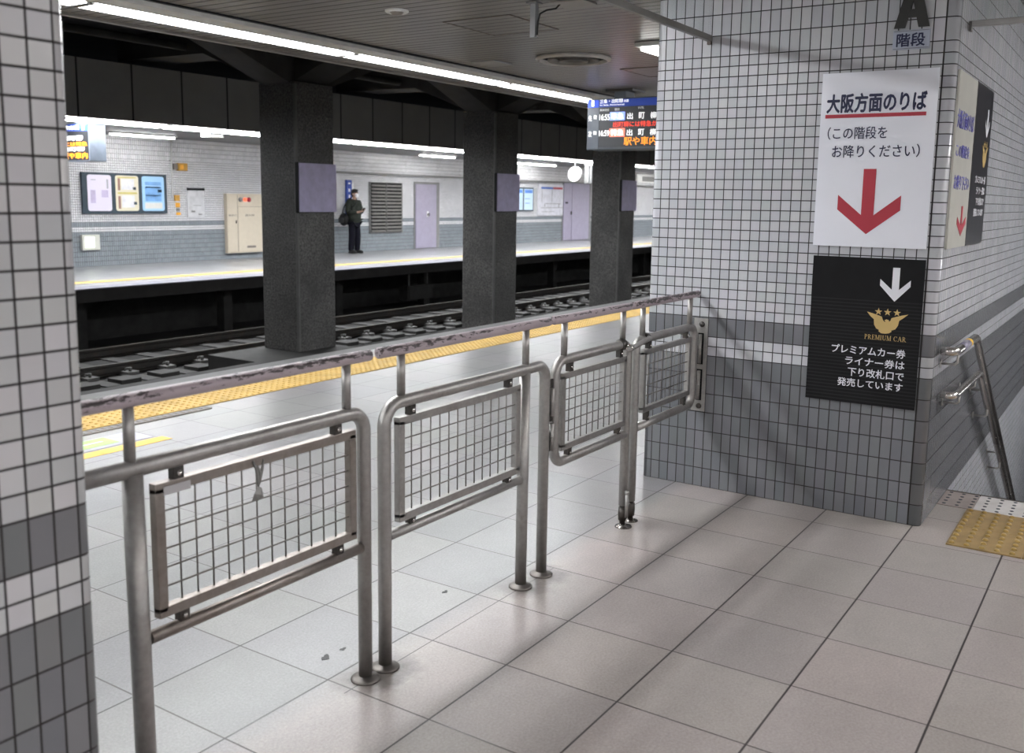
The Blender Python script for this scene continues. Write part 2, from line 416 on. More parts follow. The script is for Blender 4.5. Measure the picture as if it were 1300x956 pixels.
# right-hand tiled wall: front face x=4.66 (y .775 .. 2.205), stair-side face y=.775
X0, YC, YL, RR = 4.66, .775, 2.205, .028
def arc(cx, cy, r, a0, a1, n): return [(cx + r * math.cos(a0 + (a1 - a0) * i / n), cy + r * math.sin(a0 + (a1 - a0) * i / n)) for i in range(n + 1)]
P_ = .049
prof = [(14.0, YC, -(14.0 - 4.71) - P_)]
prof.append((4.71, YC, -P_))                                   # side face up to the corner tile
a1 = arc(X0 + RR, YC + RR, RR, -PI / 2, -PI, 6)
for i, (x, y) in enumerate(a1): prof.append((x, y, -P_ + P_ * (.22 + .5 * i / 6)))
prof.append((X0, .83, 0.0))
prof.append((X0, YL - RR, (YL - RR) - .83))
a2 = arc(X0 + RR, YL - RR, RR, PI, PI / 2, 6)
for i, (x, y) in enumerate(a2[1:]): prof.append((x, y, (YL - RR - .83) + .006 * (i + 1)))
prof.append((14.0, YL, (YL - RR - .83) + .04 + 9.3))
wall_right = struct(tiled_block('wall_right', T_NEAR, prof, 0.0, 2.72))
# the stair-side face continues below floor level
sw = struct(tiled_block('wall_stair', T_NEAR, [(14.0, YC, -9.34), (5.36, YC, -.70), (5.36, YC + .3, -.4), (14.0, YC + .3, 9)], -4.0, -.0005))

# left pillar: face y=1.65, right edge x ~1.045
XR, YF, YB = 1.043, 1.650, 2.33
g0 = 1.016
prof = [(-1.1, YF, (-1.1 - g0)), (g0, YF, 0.0)]
for i, (x, y) in enumerate(arc(XR - .022, YF + .022, .022, -PI / 2, 0, 6)): prof.append((x, y, .007 + .004 * i))
prof.append((XR, YF + .045, P_)); prof.append((XR, YB, P_ + YB - YF - .045)); prof.append((-1.1, YB, P_ + YB - YF + 2.1))
pil = struct(tiled_block('wall_left', T_PIL, prof, 0.0, 2.72))

# ------------------------------------------------------------------ floors, tracks, ceilings
struct(MB().box(-9, 5.36, -4.5, 6.30, -.25, 0).box(5.36, 60, .776, 6.30, -.25, 0).build('floor', FLOOR))
struct(MB().bbox(-9, 60, 6.301, 6.52, -.25, 0, .01).build('trim_1', EDGE_N))
struct(box('wall_platform', CONC, None, -9, 60, 6.2, 6.35, -1.3, -.251))
# far platform slab
struct(box('floor_far', FLOOR_FAR, None, -9, 75, 14.25, 18.4, -.22, 0))
struct(MB().bbox(-9, 75, 13.85, 14.249, -.02, 0, .004).build('trim_2', EDGE))
struct(box('wall_far_slab', CONC, None, -9, 75, 13.87, 14.249, -.22, -.0205))
struct(box('wall_far_platform', CONC2, None, -9, 75, 15.2, 15.5, -1.3, -.221))
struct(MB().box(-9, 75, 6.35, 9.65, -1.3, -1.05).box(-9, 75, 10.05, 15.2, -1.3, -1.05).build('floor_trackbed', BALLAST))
pl = MB().box(-9, 10.75, 9.65, 10.06, -1.3, -.77).box(8.9, 10.75, 10.06, 11.05, -1.049, -.771)
struct(pl.build('floor_plinth', PLINTHM))
# ceilings
struct(box('ceiling', SLAT, None, -9, 60, -4.5, 6.28, 2.70, 2.82))
struct(MB().box(-9, 60, 6.281, 6.33, 2.68, 3.05).build('trim_3', plain('pale_edge_trim', (.30, .29, .27), .4)))
struct(box('ceiling_near_fascia', CONC, None, -9, 60, 6.331, 6.45, 2.72, 4.0))
struct(box('ceiling_far', FARCEIL, None, -9, 75, 13.95, 18.4, 2.68, 2.8))
struct(box('wall_far_fascia', fascia_mat('grey_fascia_panels'), None, -9, 75, 13.80, 13.949, 2.64, 3.52))
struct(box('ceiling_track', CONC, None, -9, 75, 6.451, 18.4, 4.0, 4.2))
bm_ = MB().box(-9, 75, 10.25, 10.88, 3.55, 3.999)             # long beam over the columns with haunches
for i in range(-3, 13):
    x = 9.85 + 5.05 * i
    bm_.prism([(x - 1.35, 3.551), (x - .02, 3.06), (x + .76, 3.06), (x + 2.1, 3.551)], (0, 10.84, 0), (1, 0, 0), (0, 0, 1), .56)
    bm_.prism([(6.46, 3.60), (8.9, 3.60), (10.26, 3.10), (10.26, 3.998), (6.46, 3.998)], (x + .70, 0, 0), (0, 1, 0), (0, 0, 1), -.64)
    bm_.prism([(14.3, 3.998), (14.3, 3.62), (12.2, 3.60), (10.87, 3.10), (10.87, 3.998)], (x + .70, 0, 0), (0, 1, 0), (0, 0, 1), -.64)
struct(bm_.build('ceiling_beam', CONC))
pipe = MB()
for y, z, r in ((8.2, 3.75, .05), (12.6, 3.72, .06), (13.1, 3.80, .04)): pipe.tube([(-9, y, z), (75, y, z)], r, 10)
struct(pipe.build('ceiling_pipe', CONC2))
# far wall
def uvwall(name, mat, x0, x1, y, z0, z1, back=.3): return struct(tiled_block(name, mat, [(x0, y, x0), (x1, y, x1), (x1, y + back, x1 + back), (x0, y + back, x1 + 2)], z0, z1))
uvwall('wall_far', T_FAR, -9, 75, 18.0, .0, 2.679)
struct(MB().bbox(17.4, 75, 17.86, 17.999, 2.10, 2.14, .004).build('trim_4', GREYP))
uvwall('wall_far_upper', T_FAR, 17.4, 75, 17.88, 2.141, 2.679, .119)
struct(box('wall_end', CONC, None, 75.0, 75.4, -4.5, 18.4, -1.3, 4.2))
struct(box('wall_left_end', CONC, None, -9.4, -9.0, 6.4, 18.4, -1.3, 4.2))
uvwall('wall_concourse', T_NEAR, -9, 60, -4.8, -4.0, 2.699)
struct(tiled_block('wall_concourse_end', T_NEAR, [(-9.3, -4.5, 0), (-9.3, 6.3, 10.8), (-9.0, 6.3, 11), (-9.0, -4.5, 22)], 0, 2.699))
# stairs going down behind the floor edge
st = MB()
for k in range(20): st.box(5.361 + .30 * k, 5.361 + .30 * (k + 1), -1.2, .774, -.165 * (k + 1) - .3, -.165 * (k + 1))
struct(st.build('floor_stairs', FLOOR))
struct(tiled_block('wall_stair_right', T_NEAR, [(5.361, -1.5, 0), (14, -1.5, 8.6), (14, -1.201, 9), (5.361, -1.201, 17.3)], -4.0, .9))
struct(box('floor_beyond_stairs', FLOOR, None, 5.361, 14, -4.5, -1.501, -.25, 0))
struct(box('wall_stair_end', CONC2, None, 11.4, 11.6, -1.2, .774, -4, 2.69))

# ------------------------------------------------------------------ columns between the tracks
for i in range(-1, 7):
    x = [9.85, 14.83, 19.87][i] if 0 <= i < 3 else 9.85 + 5.03 * i
    where = {-1: 'dark speckled column standing left of the others, behind the left tiled pillar',
             0: 'widest dark speckled column between the tracks, nearest the left tiled pillar',
             1: 'dark speckled column between the tracks, middle of the three with purple panels',
             2: 'dark speckled column behind the hanging departure board'}.get(i, 'dark speckled column hidden far behind the right tiled wall')
    zb_ = -.77 if i == 0 else -1.05
    t = thing('column', (x + .38, 10.565, zb_), where, 'column', 'columns between the tracks')
    MB().bbox(x, x + .76, 10.2, 10.93, zb_, 3.08, .012).build('shaft', COL, t)
    MB().box(x - .006, x + .03, 10.19, 10.199, zb_ + .01, 3.05).box(x - .014, x - .001, 10.19, 10.225, zb_ + .01, 3.05).build('corner_guard', GUARD, t)
    MB().bbox(x - .004, x + .744, 10.135, 10.185, 1.26, 1.955, .006).build('panel', PURPLE, t)
    box('panel_backing', BLACK, t, x - .03, x - .0145, 10.14, 10.19, 1.25, 1.96)
# rails and sleepers
def rail(y, label):
    t = thing('rail', (20, y, -1.03), label, 'rail', 'track rails')
    prof = [(-.06, 0), (.06, 0), (.06, .012), (.012, .028), (.010, .105), (.033, .118), (.033, .15), (-.033, .15), (-.033, .118), (-.010, .105), (-.012, .028), (-.06, .012)]
    MB().prism(prof, (-9, y, -1.03), (0, 1, 0), (0, 0, 1), 84).build('rail_body', DARKSTEEL, t)
    MB().box(-9, 75, y - .026, y + .026, -.8799, -.877).build('rail_head', DARKSTEEL, t)
rail(11.98, 'steel running rail of the far track, the one nearest the columns')
rail(13.35, 'steel running rail beside the far platform face')
rail(7.35, 'steel running rail under the near platform edge')
rail(8.75, 'steel running rail of the near track, beside the column plinth')
sl = thing('sleeper', (10, 12.5, -1.05), 'dark concrete sleepers under the far track', 'sleepers'); sl['kind'] = 'stuff'
s1 = MB(); s2 = MB()
for k in range(78):
    x = 6.3 + .62 * k
    s1.bbox(x - .11, x + .11, 11.25, 13.7, -1.05, -1.031, .006)
    s2.box(x - .09, x + .09, 11.72, 11.915, -1.030, -.985); s2.tube([(x, 11.80, -.985), (x, 11.80, -.93)], .022, 8)
    s2.tube([(x - .05, 11.86, -.985), (x - .02, 11.86, -.945), (x + .05, 11.86, -.95)], .012, 6)
s1.build('sleeper_block', PLINTHM, sl); s2.build('rail_fastening', GUARD, sl)
s3 = MB()
for k in range(78): s3.box(6.3 + .62 * k + .14, 6.3 + .62 * k + .44, 11.3, 11.62, -1.049, -.99)
s3.build('cable_cover', PLINTHM, sl)
# equipment below the far platform
def uwbox(x0, x1, z0, z1, label):
    t = thing('equipment_box', ((x0 + x1) / 2, 13.97, z0), label, 'box', 'boxes under the far platform')
    MB().bbox(x0, x1, 14.0, 14.25, z0, z1, .01).build('case', CONC2, t)
    MB().box(x0 + .06, x1 - .06, 13.985, 13.999, z0 + .04, z1 - .04).build('lid', PLINTHM, t)
    box('hanger', GUARD, t, x0 + .1, x0 + .14, 14.05, 14.1, z1, -.221); box('hanger', GUARD, t, x1 - .14, x1 - .1, 14.05, 14.1, z1, -.221)
uwbox(16.9, 17.8, -.84, -.51, 'dark grey box under the far platform edge between the two wide columns')
MBp = MB()
for k in range(24): MBp.box(-3 + 3 * k, -2.8 + 3 * k, 14.4, 14.6, -1.049, -.221)
struct(MBp.build('wall_platform_piers', CONC2))

# ------------------------------------------------------------------ ceiling lamps
words = ['first', 'second', 'third', 'fourth', 'fifth', 'sixth', 'seventh', 'eighth', 'ninth', 'tenth', 'eleventh', 'twelfth', 'thirteenth', 'fourteenth', 'fifteenth', 'sixteenth', 'seventeenth', 'eighteenth']
def near_lamp(x0, x1, label):
    t = thing('ceiling_light', ((x0 + x1) / 2, 5.65, 2.70), label, 'ceiling light', 'long lamps in a row above the near platform')
    MB().bbox(x0, x1, 5.42, 5.63, 2.660, 2.6995, .004).box(x0, x1, 5.601, 5.85, 2.689, 2.6995).bbox(x0, x1, 5.845, 5.865, 2.655, 2.6995, .002).build('housing', plain('lamp_housing', (.55, .54, .52), .4), t)
    MB().box(x0, x1, 5.385, 5.419, 2.69, 2.6995).build('shadow_gap', BLACK, t)
    MB().prism([(5.655, .0), (5.825, .0), (5.80, -.022), (5.74, -.032), (5.68, -.022)], (x0 + .03, 0, 2.688), (0, 1, 0), (0, 0, 1), x1 - x0 - .06).build('diffuser', TUBE_N, t)
    box('end_cap', STEEL, t, x0 + .002, x0 + .029, 5.64, 5.84, 2.652, 2.6885); box('end_cap', STEEL, t, x1 - .029, x1 - .002, 5.64, 5.84, 2.652, 2.6885)
x = 1.44 - 2.3 * 2
near_pos = [1.44 - 4.6, 1.44 - 2.3, 1.44, 3.74, 6.155, 8.47]
near_pos += [8.47 + 2.3 * k for k in range(1, 12)]
for i in range(len(near_pos) - 1):
    lab = {3: 'long glowing ceiling lamp at the upper left, from the left pillar to the first joint',
           4: 'long glowing ceiling lamp in the middle of the near row, between two joints',
           5: 'long glowing ceiling lamp of the near row that ends behind the departure board'}.get(i, 'long ceiling lamp of the near row, %s of the row and outside the view' % words[i])
    near_lamp(near_pos[i], near_pos[i + 1] - .004, lab)
def far_lamp(x0, x1, label):
    t = thing('ceiling_light', ((x0 + x1) / 2, 14.3, 2.68), label, 'ceiling light', 'twin-tube lamps in a row above the far platform')
    MB().box(x0, x1, 13.96, 14.62, 2.668, 2.679).bbox(x0, x1, 14.56, 14.62, 2.62, 2.667, .01).build('housing', FARCEIL, t)
    MB().box(x0, x1, 14.17, 14.25, 2.612, 2.6675).build('divider', GREYP, t)
    MB().box(x0 + .06, x1 - .06, 13.97, 14.15, 2.655, 2.6675).build('diffuser', TUBE_F, t)
    MB().prism([(14.29, 0), (14.55, 0), (14.53, -.05), (14.42, -.06), (14.31, -.05)], (x0 + .06, 0, 2.667), (0, 1, 0), (0, 0, 1), x1 - x0 - .12).build('diffuser', TUBE_F, t)
    for xa, xb in ((x0, x0 + .05), (x1 - .05, x1)): box('end_cap', FARCEIL, t, xa, xb, 14.28, 14.55, 2.61, 2.6675)
for k in range(18):
    x0 = 8.37 - 2.39 + 2.39 * k
    far_lamp(x0, x0 + 2.38, 'twin-tube lamp above the far platform edge, %s of its row from the left' % words[k])
def small_lamp(x, y, L, label, z=2.679, Wd=.22, mat=None):
    t = thing('ceiling_light', (x, y, z), label, 'ceiling light', 'small ceiling lamps')
    MB().bbox(x - L / 2, x + L / 2, y - Wd / 2, y + Wd / 2, z - .035, z - .0005, .006).build('housing', WHITE, t)
    MB().bbox(x - L / 2 + .04, x + L / 2 - .04, y - Wd / 2 + .03, y + Wd / 2 - .03, z - .062, z - .036, .010).build('diffuser', mat or TUBE_S, t)
small_lamp(12.35, 17.1, 1.5, 'short glowing lamp on the far ceiling above the notice board')
small_lamp(21.6, 16.8, 1.5, 'short glowing lamp on the far ceiling above the lilac door')
small_lamp(27.4, 17.2, 2.4, 'short glowing lamp on the far ceiling left of the round disc')
small_lamp(37.0, 16.9, 1.5, 'short glowing lamp on the far ceiling, farthest of them to the right')
small_lamp(7.22, 3.36, .62, 'short glowing ceiling lamp beside the top edge of the right tiled wall', 2.699, .2, emit('wall_lamp_diffuser', (1, 1, .97), 9.0))
for k, (x, y) in enumerate(((3.1, 3.4), (-.9, 3.4), (-5.0, 3.4), (11.3, 3.4))):  # row carried on out of view, lamps added and enlarged to light the wall
    small_lamp(x, y, 2.0, 'unseen ceiling lamp added over the near platform, %s of those outside the view' % words[k], 2.699, .36, TUBE_R)
k = 0
for x, y in ((-2.6, .9), (-2.6, -2.4), (1.2, -2.6), (-6.0, .8), (4.6, -2.8), (6.4, -1.4)):  # unseen lamps put in to light the concourse
    small_lamp(x, y, 1.25, 'unseen fill lamp added on the concourse ceiling, %s of those outside the view' % words[k], 2.699, .34, TUBE_C); k += 1
t = thing('stair_fill_lamp', (9.0, -1.2, 1.6), 'unseen long lamp added on the right-hand stairwell wall to brighten the stair side', 'fill light')  # unseen lamp added to lighten the stair-side wall
MB().bbox(7.6, 10.4, -1.2, -1.17, .60, .76, .004).build('housing', WHITE, t); MB().bbox(7.65, 10.35, -1.169, -1.12, .63, .73, .01).build('diffuser', TUBE_W, t)
# white enclosure box on far ceiling, right of first small lamp
t = thing('signal_box', (12.3, 15.0, 2.679), 'small white lit box on the far ceiling right of the short lamp', 'box')
MB().bbox(12.19, 12.50, 14.86, 15.1, 2.56, 2.678, .01).build('case', WHITE, t)
MB().box(12.16, 12.189, 14.87, 15.09, 2.57, 2.67).build('lens', TUBE_S, t)

# ------------------------------------------------------------------ things on the near ceiling
vc_ = (7.40, 4.285, 2.70)
t = thing('ceiling_vent', vc_, 'large round ceiling vent with concentric rings', 'vent')
RIM = plain('vent_rim', (.42, .39, .36), .4); VD = plain('vent_dark', (.02, .019, .018), .5)
MB().lathe((vc_[0], vc_[1], 2.70), [(.325, -.0005), (.325, -.022), (.30, -.034), (.285, -.03), (.28, -.0005)]).build('rim', RIM, t)
MB().lathe((vc_[0], vc_[1], 2.70), [(.279, -.004), (.0, -.004)]).build('throat', VD, t)
for r1, h in ((.215, .034), (.115, .040)):
    MB().lathe((vc_[0], vc_[1], 2.70), [(r1, -.006), (r1 + .012, -h + .006), (r1 + .005, -h), (r1 - .045, -h + .016), (r1 - .05, -.006)]).build('ring', plain('vent_ring', (.12, .11, .10), .5), t)
t = thing('ceiling_speaker', (5.03, 4.255, 2.70), 'small round pale detector disc on the ceiling boards', 'detector')
MB().lathe((5.03, 4.255, 2.70), [(.078, -.0005), (.078, -.010), (.066, -.018), (.05, -.014)]).build('rim', WHITE, t)
MB().lathe((5.03, 4.255, 2.70), [(.049, -.012), (.03, -.03), (.0, -.034)]).build('dome', plain('detector_dome', (.25, .22, .2), .4), t)
t = thing('access_panel', (7.33, 5.09, 2.70), 'small square flat plate on the ceiling near the long lamp', 'panel')
MB().bbox(7.16, 7.46, 4.95, 5.2, 2.683, 2.6995, .005).build('plate', plain('pale_plate', (.36, .35, .34), .45), t)
def hatch(x0, x1, y0, y1, label):
    t = thing('ceiling_hatch', ((x0 + x1) / 2, (y0 + y1) / 2, 2.70), label, 'hatch')
    w_ = .012
    MB().box(x0, x1, y0, y0 + w_, 2.694, 2.6995).box(x0, x1, y1 - w_, y1, 2.694, 2.6995).box(x0, x0 + w_, y0 + w_, y1 - w_, 2.694, 2.6995).box(x1 - w_, x1, y0 + w_, y1 - w_, 2.694, 2.6995).build('frame', DRAIN, t)
    MB().box(x0 + w_, x1 - w_, y0 + w_, y1 - w_, 2.697, 2.6995).build('panel', SLAT, t)
hatch(5.50, 6.14, 3.68, 4.24, 'square ceiling hatch with a brownish frame beside the hanging pole')
hatch(8.22, 8.85, 3.55, 4.26, 'square ceiling hatch partly hidden behind the right tiled wall')
t = thing('hanging_pole', (5.254, 3.33, 2.70), 'short white square pole hanging from the ceiling with a black cable', 'pole')
MB().bbox(5.234, 5.274, 3.312, 3.350, 2.487, 2.69, .003).build('pole', plain('pole_paint', (.36, .37, .38), .4), t)
MB().bbox(5.215, 5.293, 3.293, 3.369, 2.690, 2.6995, .002).build('ceiling_plate', GREYP, t)
MB().tube([(5.25, 3.305, 2.50), (5.25, 3.30, 2.58), (5.26, 3.292, 2.63), (5.30, 3.27, 2.655), (5.33, 3.22, 2.665), (5.34, 3.19, 2.698)], .0055, 8).build('cable', RUBBER, t)
MB().lathe((5.25, 3.302, 2.497), [(.0, -.006), (.008, -.004), (.008, .004), (.0, .006)], 'Z', 10).build('knob', STEEL, t)
t = thing('junction_plate', (5.36, 3.12, 2.70), 'flat pale plate on the ceiling right of the hanging pole', 'plate')
MB().bbox(5.28, 5.46, 3.0, 3.24, 2.688, 2.6995, .004).build('plate', plain('plate_paint', (.3, .28, .26), .45), t)

# smoke barrier glass
def smoke_glass(p0, p1, label, posts=()):
    (xa, ya), (xb, yb) = p0, p1
    t = thing('smoke_barrier', ((xa + xb) / 2, (ya + yb) / 2, 2.70), label, 'glass barrier', 'glass smoke barriers under the ceiling')
    if ya == yb:
        box('pane', GLASS, t, xa, xb, ya - .003, ya + .003, 2.305, 2.699)
        MB().bbox(xa, xb, ya - .012, ya + .012, 2.275, 2.3045, .003).build('bottom_rail', plain('alu_rail', (.22, .215, .2), .4, .5), t)
        MB().box(xb - .018, xb - .001, ya - .01, ya + .01, 2.26, 2.304).build('bracket', DARKSTEEL, t)
    else:
        box('pane', GLASS, t, xa - .003, xa + .003, ya, yb, 2.315, 2.699)
        MB().bbox(xa - .012, xa + .012, ya, yb, 2.288, 2.3145, .003).build('bottom_rail', plain('alu_rail', (.42, .42, .41), .35, .6), t)
        MB().box(xa - .02, xa + .02, yb - .012, yb - .001, 2.27, 2.31).build('bracket', GUARD, t)
smoke_glass((1.046, 1.915), (X0 - .002, 1.915), 'clear glass smoke barrier hanging above the metal fence')
smoke_glass((4.90, -4.4), (4.90, YC - .002), 'clear glass smoke barrier above the stairs at the upper right')

# ------------------------------------------------------------------ departure boards
def board(x, yl, yr, z0, z1, label, full=True, lett=True):
    t = thing('departure_board', (x + .15, (yl + yr) / 2, z0), label, 'departure board', 'hanging departure boards')
    h = z1 - z0
    MB().bbox(x, x + .30, yr, yl, z0, z1, .008).build('case', plain('board_case', (.075, .085, .10), .4), t)
    E_ = lambda n, c, s: emit(n, c, s)
    box('header', E_('header_blue', (.02, .055, .33), .4), t, x - .006, x - .0005, yr + .01, yl - .008, z1 - .165 * h, z1 - .012)
    box('number_cell', E_('number_blue', (.03, .09, .75), .6), t, x - .009, x - .0065, yl - .14, yl - .009, z1 - .165 * h, z1 - .014)
    box('side_column', plain('board_grey', (.09, .10, .12), .4), t, x - .006, x - .0005, yl - .15, yl - .01, z0 + .012, z1 - .17 * h)
    box('screen', E_('screen_dark', (.020, .021, .024), .6), t, x - .006, x - .0005, yr + .01, yl - .155, z0 + .03, z1 - .17 * h)
    W_ = emit('led_white', (1, 1, 1), .95); R_ = emit('led_red', (1, .07, .04), .9); O_ = emit('led_orange', (1, .33, .02), 1.0)
    LB = emit('led_blue_block', (.30, .40, 1), .9); RB = emit('led_red_block', (1, .22, .15), 1.0)
    def tx(s, mat, c0, c1, r0, r1, bold=.02, o=.010):
        bold = .010 if bold > .01 else 0   # crop pixels of the photographed board
        k = .8 / 83 / 7.22
        y = yl - (c0 - 183) * k; wd = (c1 - c0) * k
        zt = z1 - (r0 - 200) / 465 * h; zb = z1 - (r1 - 200) / 465 * h
        text(s, t, mat, (x - o, y, zb), (0, -1, 0), (0, 0, 1), wd, zt - zb, bold=bold, depth=.002)
    def blk(mat, c0, c1, r0, r1):
        k = .8 / 83 / 7.22
        box('highlight', mat, t, x - .0095, x - .0065, yl - (c1 - 183) * k, yl - (c0 - 183) * k, z1 - (r1 - 200) / 465 * h, z1 - (r0 - 200) / 465 * h)
    tx('1', W_, 226, 250, 210, 266, .0, .012)
    tx('三条・出町柳', W_, 305, 515, 206, 243); tx('方面', W_, 525, 568, 216, 240); tx('for Sanjo, Demachiyanagi', W_, 305, 530, 252, 268, .01)
    G_ = emit('led_grey', (.5, .5, .5), .7)
    tx('発車時刻', G_, 305, 388, 292, 316, .01); tx('種別', G_, 442, 486, 290, 314, .01); tx('行先', G_, 655, 708, 284, 306, .01)
    tx('先', W_, 200, 230, 348, 402); tx('発', W_, 246, 278, 346, 384); tx('次', W_, 202, 232, 492, 546); tx('発', W_, 248, 280, 492, 526)
    blk(LB, 400, 537, 325, 400); blk(RB, 400, 540, 472, 548)
    for s, r0, r1 in (('16:55', 342, 396), ('16:59', 488, 540)): tx(s, W_, 303, 398, r0, r1, .04)
    tx('準急', W_, 412, 528, 334, 392, .03, .013); tx('特急', W_, 412, 530, 480, 540, .03, .013)
    for r in (336, 484):
        tx('出', W_, 560, 610, r, r + 58, .03); tx('町', W_, 665, 716, r, r + 58, .03); tx('柳', W_, 768, 820, r, r + 58, .03)
    tx('出町柳には特急が', R_, 432, 830, 412, 462, .02); tx('駅や車内', O_, 535, 830, 552, 628, .04)
    yy = (yl + yr) / 2
    hp = plain('hanger_paint', (.14, .16, .19), .4)
    for ya in (yl - .46, yr + .32): MB().bbox(x + .02, x + .24, ya, ya + .14, z1 + .0005, 2.6995, .01).build('hanger', hp, t)
    MB().box(x + .0, x + .32, yl - .55, yl - .22, 2.675, 2.699).build('ceiling_plate', GUARD, t)
    return t
board(9.64, 5.385, 3.75, 2.045, 2.60, 'blue-headed departure board hanging from the ceiling beside the right tiled wall')
# the far board shows its left-hand face end-on and its grey side
t = thing('departure_board', (9.45, 15.1, 1.99), 'departure board hanging over the far platform beside the left pillar', 'departure board', 'hanging departure boards')
MB().bbox(9.30, 9.60, 14.26, 15.9, 1.99, 2.59, .008).build('case', plain('board_side_grey', (.20, .23, .28), .35), t)
box('header', bpy.data.materials['header_blue'], t, 9.294, 9.2995, 14.275, 15.88, 2.47, 2.58); box('number_cell', bpy.data.materials['number_blue'], t, 9.2905, 9.2935, 14.28, 14.46, 2.47, 2.58)
box('screen', bpy.data.materials['screen_dark'], t, 9.294, 9.2995, 14.275, 15.88, 2.01, 2.465)
for s_, m_, ya, yb, za, zb in (('1', 'led_white', 14.42, 14.36, 2.48, 2.565), ('出町柳方面', 'led_white', 15.2, 14.50, 2.49, 2.56), ('出町柳', 'led_white', 15.0, 14.42, 2.32, 2.40), ('出町柳には特急', 'led_orange', 15.4, 14.30, 2.23, 2.30), ('出町柳', 'led_white', 15.0, 14.38, 2.15, 2.22), ('駅や車内', 'led_orange', 15.0, 14.30, 2.03, 2.13)):
    text(s_, t, bpy.data.materials[m_], (9.290 if s_ == '1' else 9.293, ya, za), (0, -1, 0), (0, 0, 1), ya - yb, zb - za, bold=.03, depth=.002)
for ya in (14.45, 15.4): box('hanger', bpy.data.materials['hanger_paint'], t, 9.36, 9.54, ya, ya + .14, 2.5905, 2.679)

# ------------------------------------------------------------------ far platform furniture, on wall y = 18
YW = 18.0
UXF, UZ = Vector((1, 0, 0)), Vector((0, 0, 1))
def plate(parent, name, mat, x0, x1, z0, z1, d0=.0, d1=.02, y=YW): return MB().bbox(x0, x1, y - d1, y - d0 - .0008, z0, z1, min(.004, (d1 - d0) / 3)).build(name, mat, parent)
def fillet_panel(parent, name, mat, x0, x1, z0, z1, r, y0, th):
    pts = []
    for cx, cz, a in ((x1 - r, z0 + r, -90), (x1 - r, z1 - r, 0), (x0 + r, z1 - r, 90), (x0 + r, z0 + r, 180)):
        pts += [(cx + r * math.cos(math.radians(a + d)), cz + r * math.sin(math.radians(a + d))) for d in (0, 30, 60, 90)]
    return MB().prism(pts, (0, y0, 0), (1, 0, 0), (0, 0, 1), th).build(name, mat, parent)
t = thing('notice_board', (12.5, YW, 1.07), 'wide dark-framed notice board with three posters on the far wall', 'notice board')
plate(t, 'frame', NAVYF, 11.5, 13.5, 1.07, 1.90, 0, .06)
pa = emit('backlit_white', (.62, .58, .70), .25); pb = emit('backlit_cream', (.62, .58, .46), .22); pc = emit('backlit_blue', (.30, .50, .75), .3)
for (x0, x1), m_ in zip(((11.61, 12.15), (12.245, 12.79), (12.875, 13.425)), (pa, pb, pc)):
    p_ = fillet_panel(t, 'poster', m_, x0, x1, 1.125, 1.855, .05, YW - .061, .004)
    w_ = x1 - x0
    def pr(mat, a, b_, c_, d_): MB().box(x0 + a * w_, x0 + b_ * w_, YW - .070, YW - .0665, 1.125 + c_ * .73, 1.125 + d_ * .73).build('print', mat, p_)
    if m_ is pa:
        pl_ = plain('pale_violet_print', (.55, .48, .68), .5); pr(pl_, .12, .32, .22, .58); pr(pl_, .58, .85, .38, .58); pr(plain('grey_print', (.4, .4, .45), .5), .15, .35, .85, .87); pr(bpy.data.materials['grey_print'], .80, .87, .62, .88)
    elif m_ is pb:
        yl_ = plain('ochre_print', (.62, .55, .18), .5); br_ = plain('brown_print', (.35, .2, .16), .5); wh_ = plain('poster_white', (.8, .8, .85), .5)
        pr(yl_, .08, .92, .48, .53); pr(yl_, .1, .9, .93, .96); pr(br_, .1, .2, .58, .92); pr(br_, .1, .2, .06, .42)
        pr(wh_, .25, .8, .60, .90); pr(wh_, .25, .8, .10, .44); pr(NAVYF, .74, .88, .60, .68); pr(NAVYF, .76, .9, .18, .26)
    else:
        b1 = plain('sky_print', (.20, .42, .78), .5); b2 = plain('deep_blue_print', (.06, .18, .5), .5)
        pr(b1, .14, .86, .74, .84); pr(b1, .14, .86, .28, .70); pr(b2, .14, .84, .67, .70); pr(b2, .14, .84, .43, .46); pr(NAVYF, .70, .88, .54, .62); pr(WHITE, .1, .9, .06, .24)
t = thing('conduit', (13.66, YW, 1.4), 'thin white conduit running down the far wall right of the notice board', 'conduit')
MB().tube([(13.67, YW - .03, 2.66), (13.66, YW - .03, 1.40)], .018, 8).build('pipe', WHITE, t)
MB().box(13.63, 13.69, YW - .012, YW - .001, 2.2, 2.22).box(13.63, 13.69, YW - .012, YW - .001, 1.7, 1.72).build('clip', GREYP, t)
t = thing('alarm_box', (13.88, YW, 2.0), 'small amber alarm box high on the far wall', 'alarm box')
plate(t, 'case', BROWN, 13.80, 14.03, 2.0, 2.165, 0, .10); plate(t, 'side', DRAIN, 13.70, 13.799, 2.02, 2.15, 0, .07)
plate(t, 'lens', ORANGE, 13.83, 13.92, 2.03, 2.13, .101, .11)
t = thing('call_button', (13.79, YW, 1.05), 'small orange call buttons and stickers beside the conduit on the far wall', 'call button')
plate(t, 'button_box', BROWN, 13.72, 13.84, 1.34, 1.47, 0, .05); plate(t, 'sticker', ORANGE, 13.75, 13.87, 1.20, 1.30, 0, .01)
plate(t, 'handset', GREYP, 13.77, 13.85, 1.12, 1.18, 0, .03); plate(t, 'sticker', ORANGE, 13.76, 13.88, 1.03, 1.09, 0, .01)
t = thing('notice_sheet', (14.28, YW, .98), 'white notice sheet with a black header on the far wall', 'notice')
plate(t, 'sheet', plain('sheet_white', (.6, .6, .62), .4), 14.05, 14.52, .985, 1.62, 0, .03); plate(t, 'header', BLACK, 14.04, 14.53, 1.575, 1.63, .031, .04)
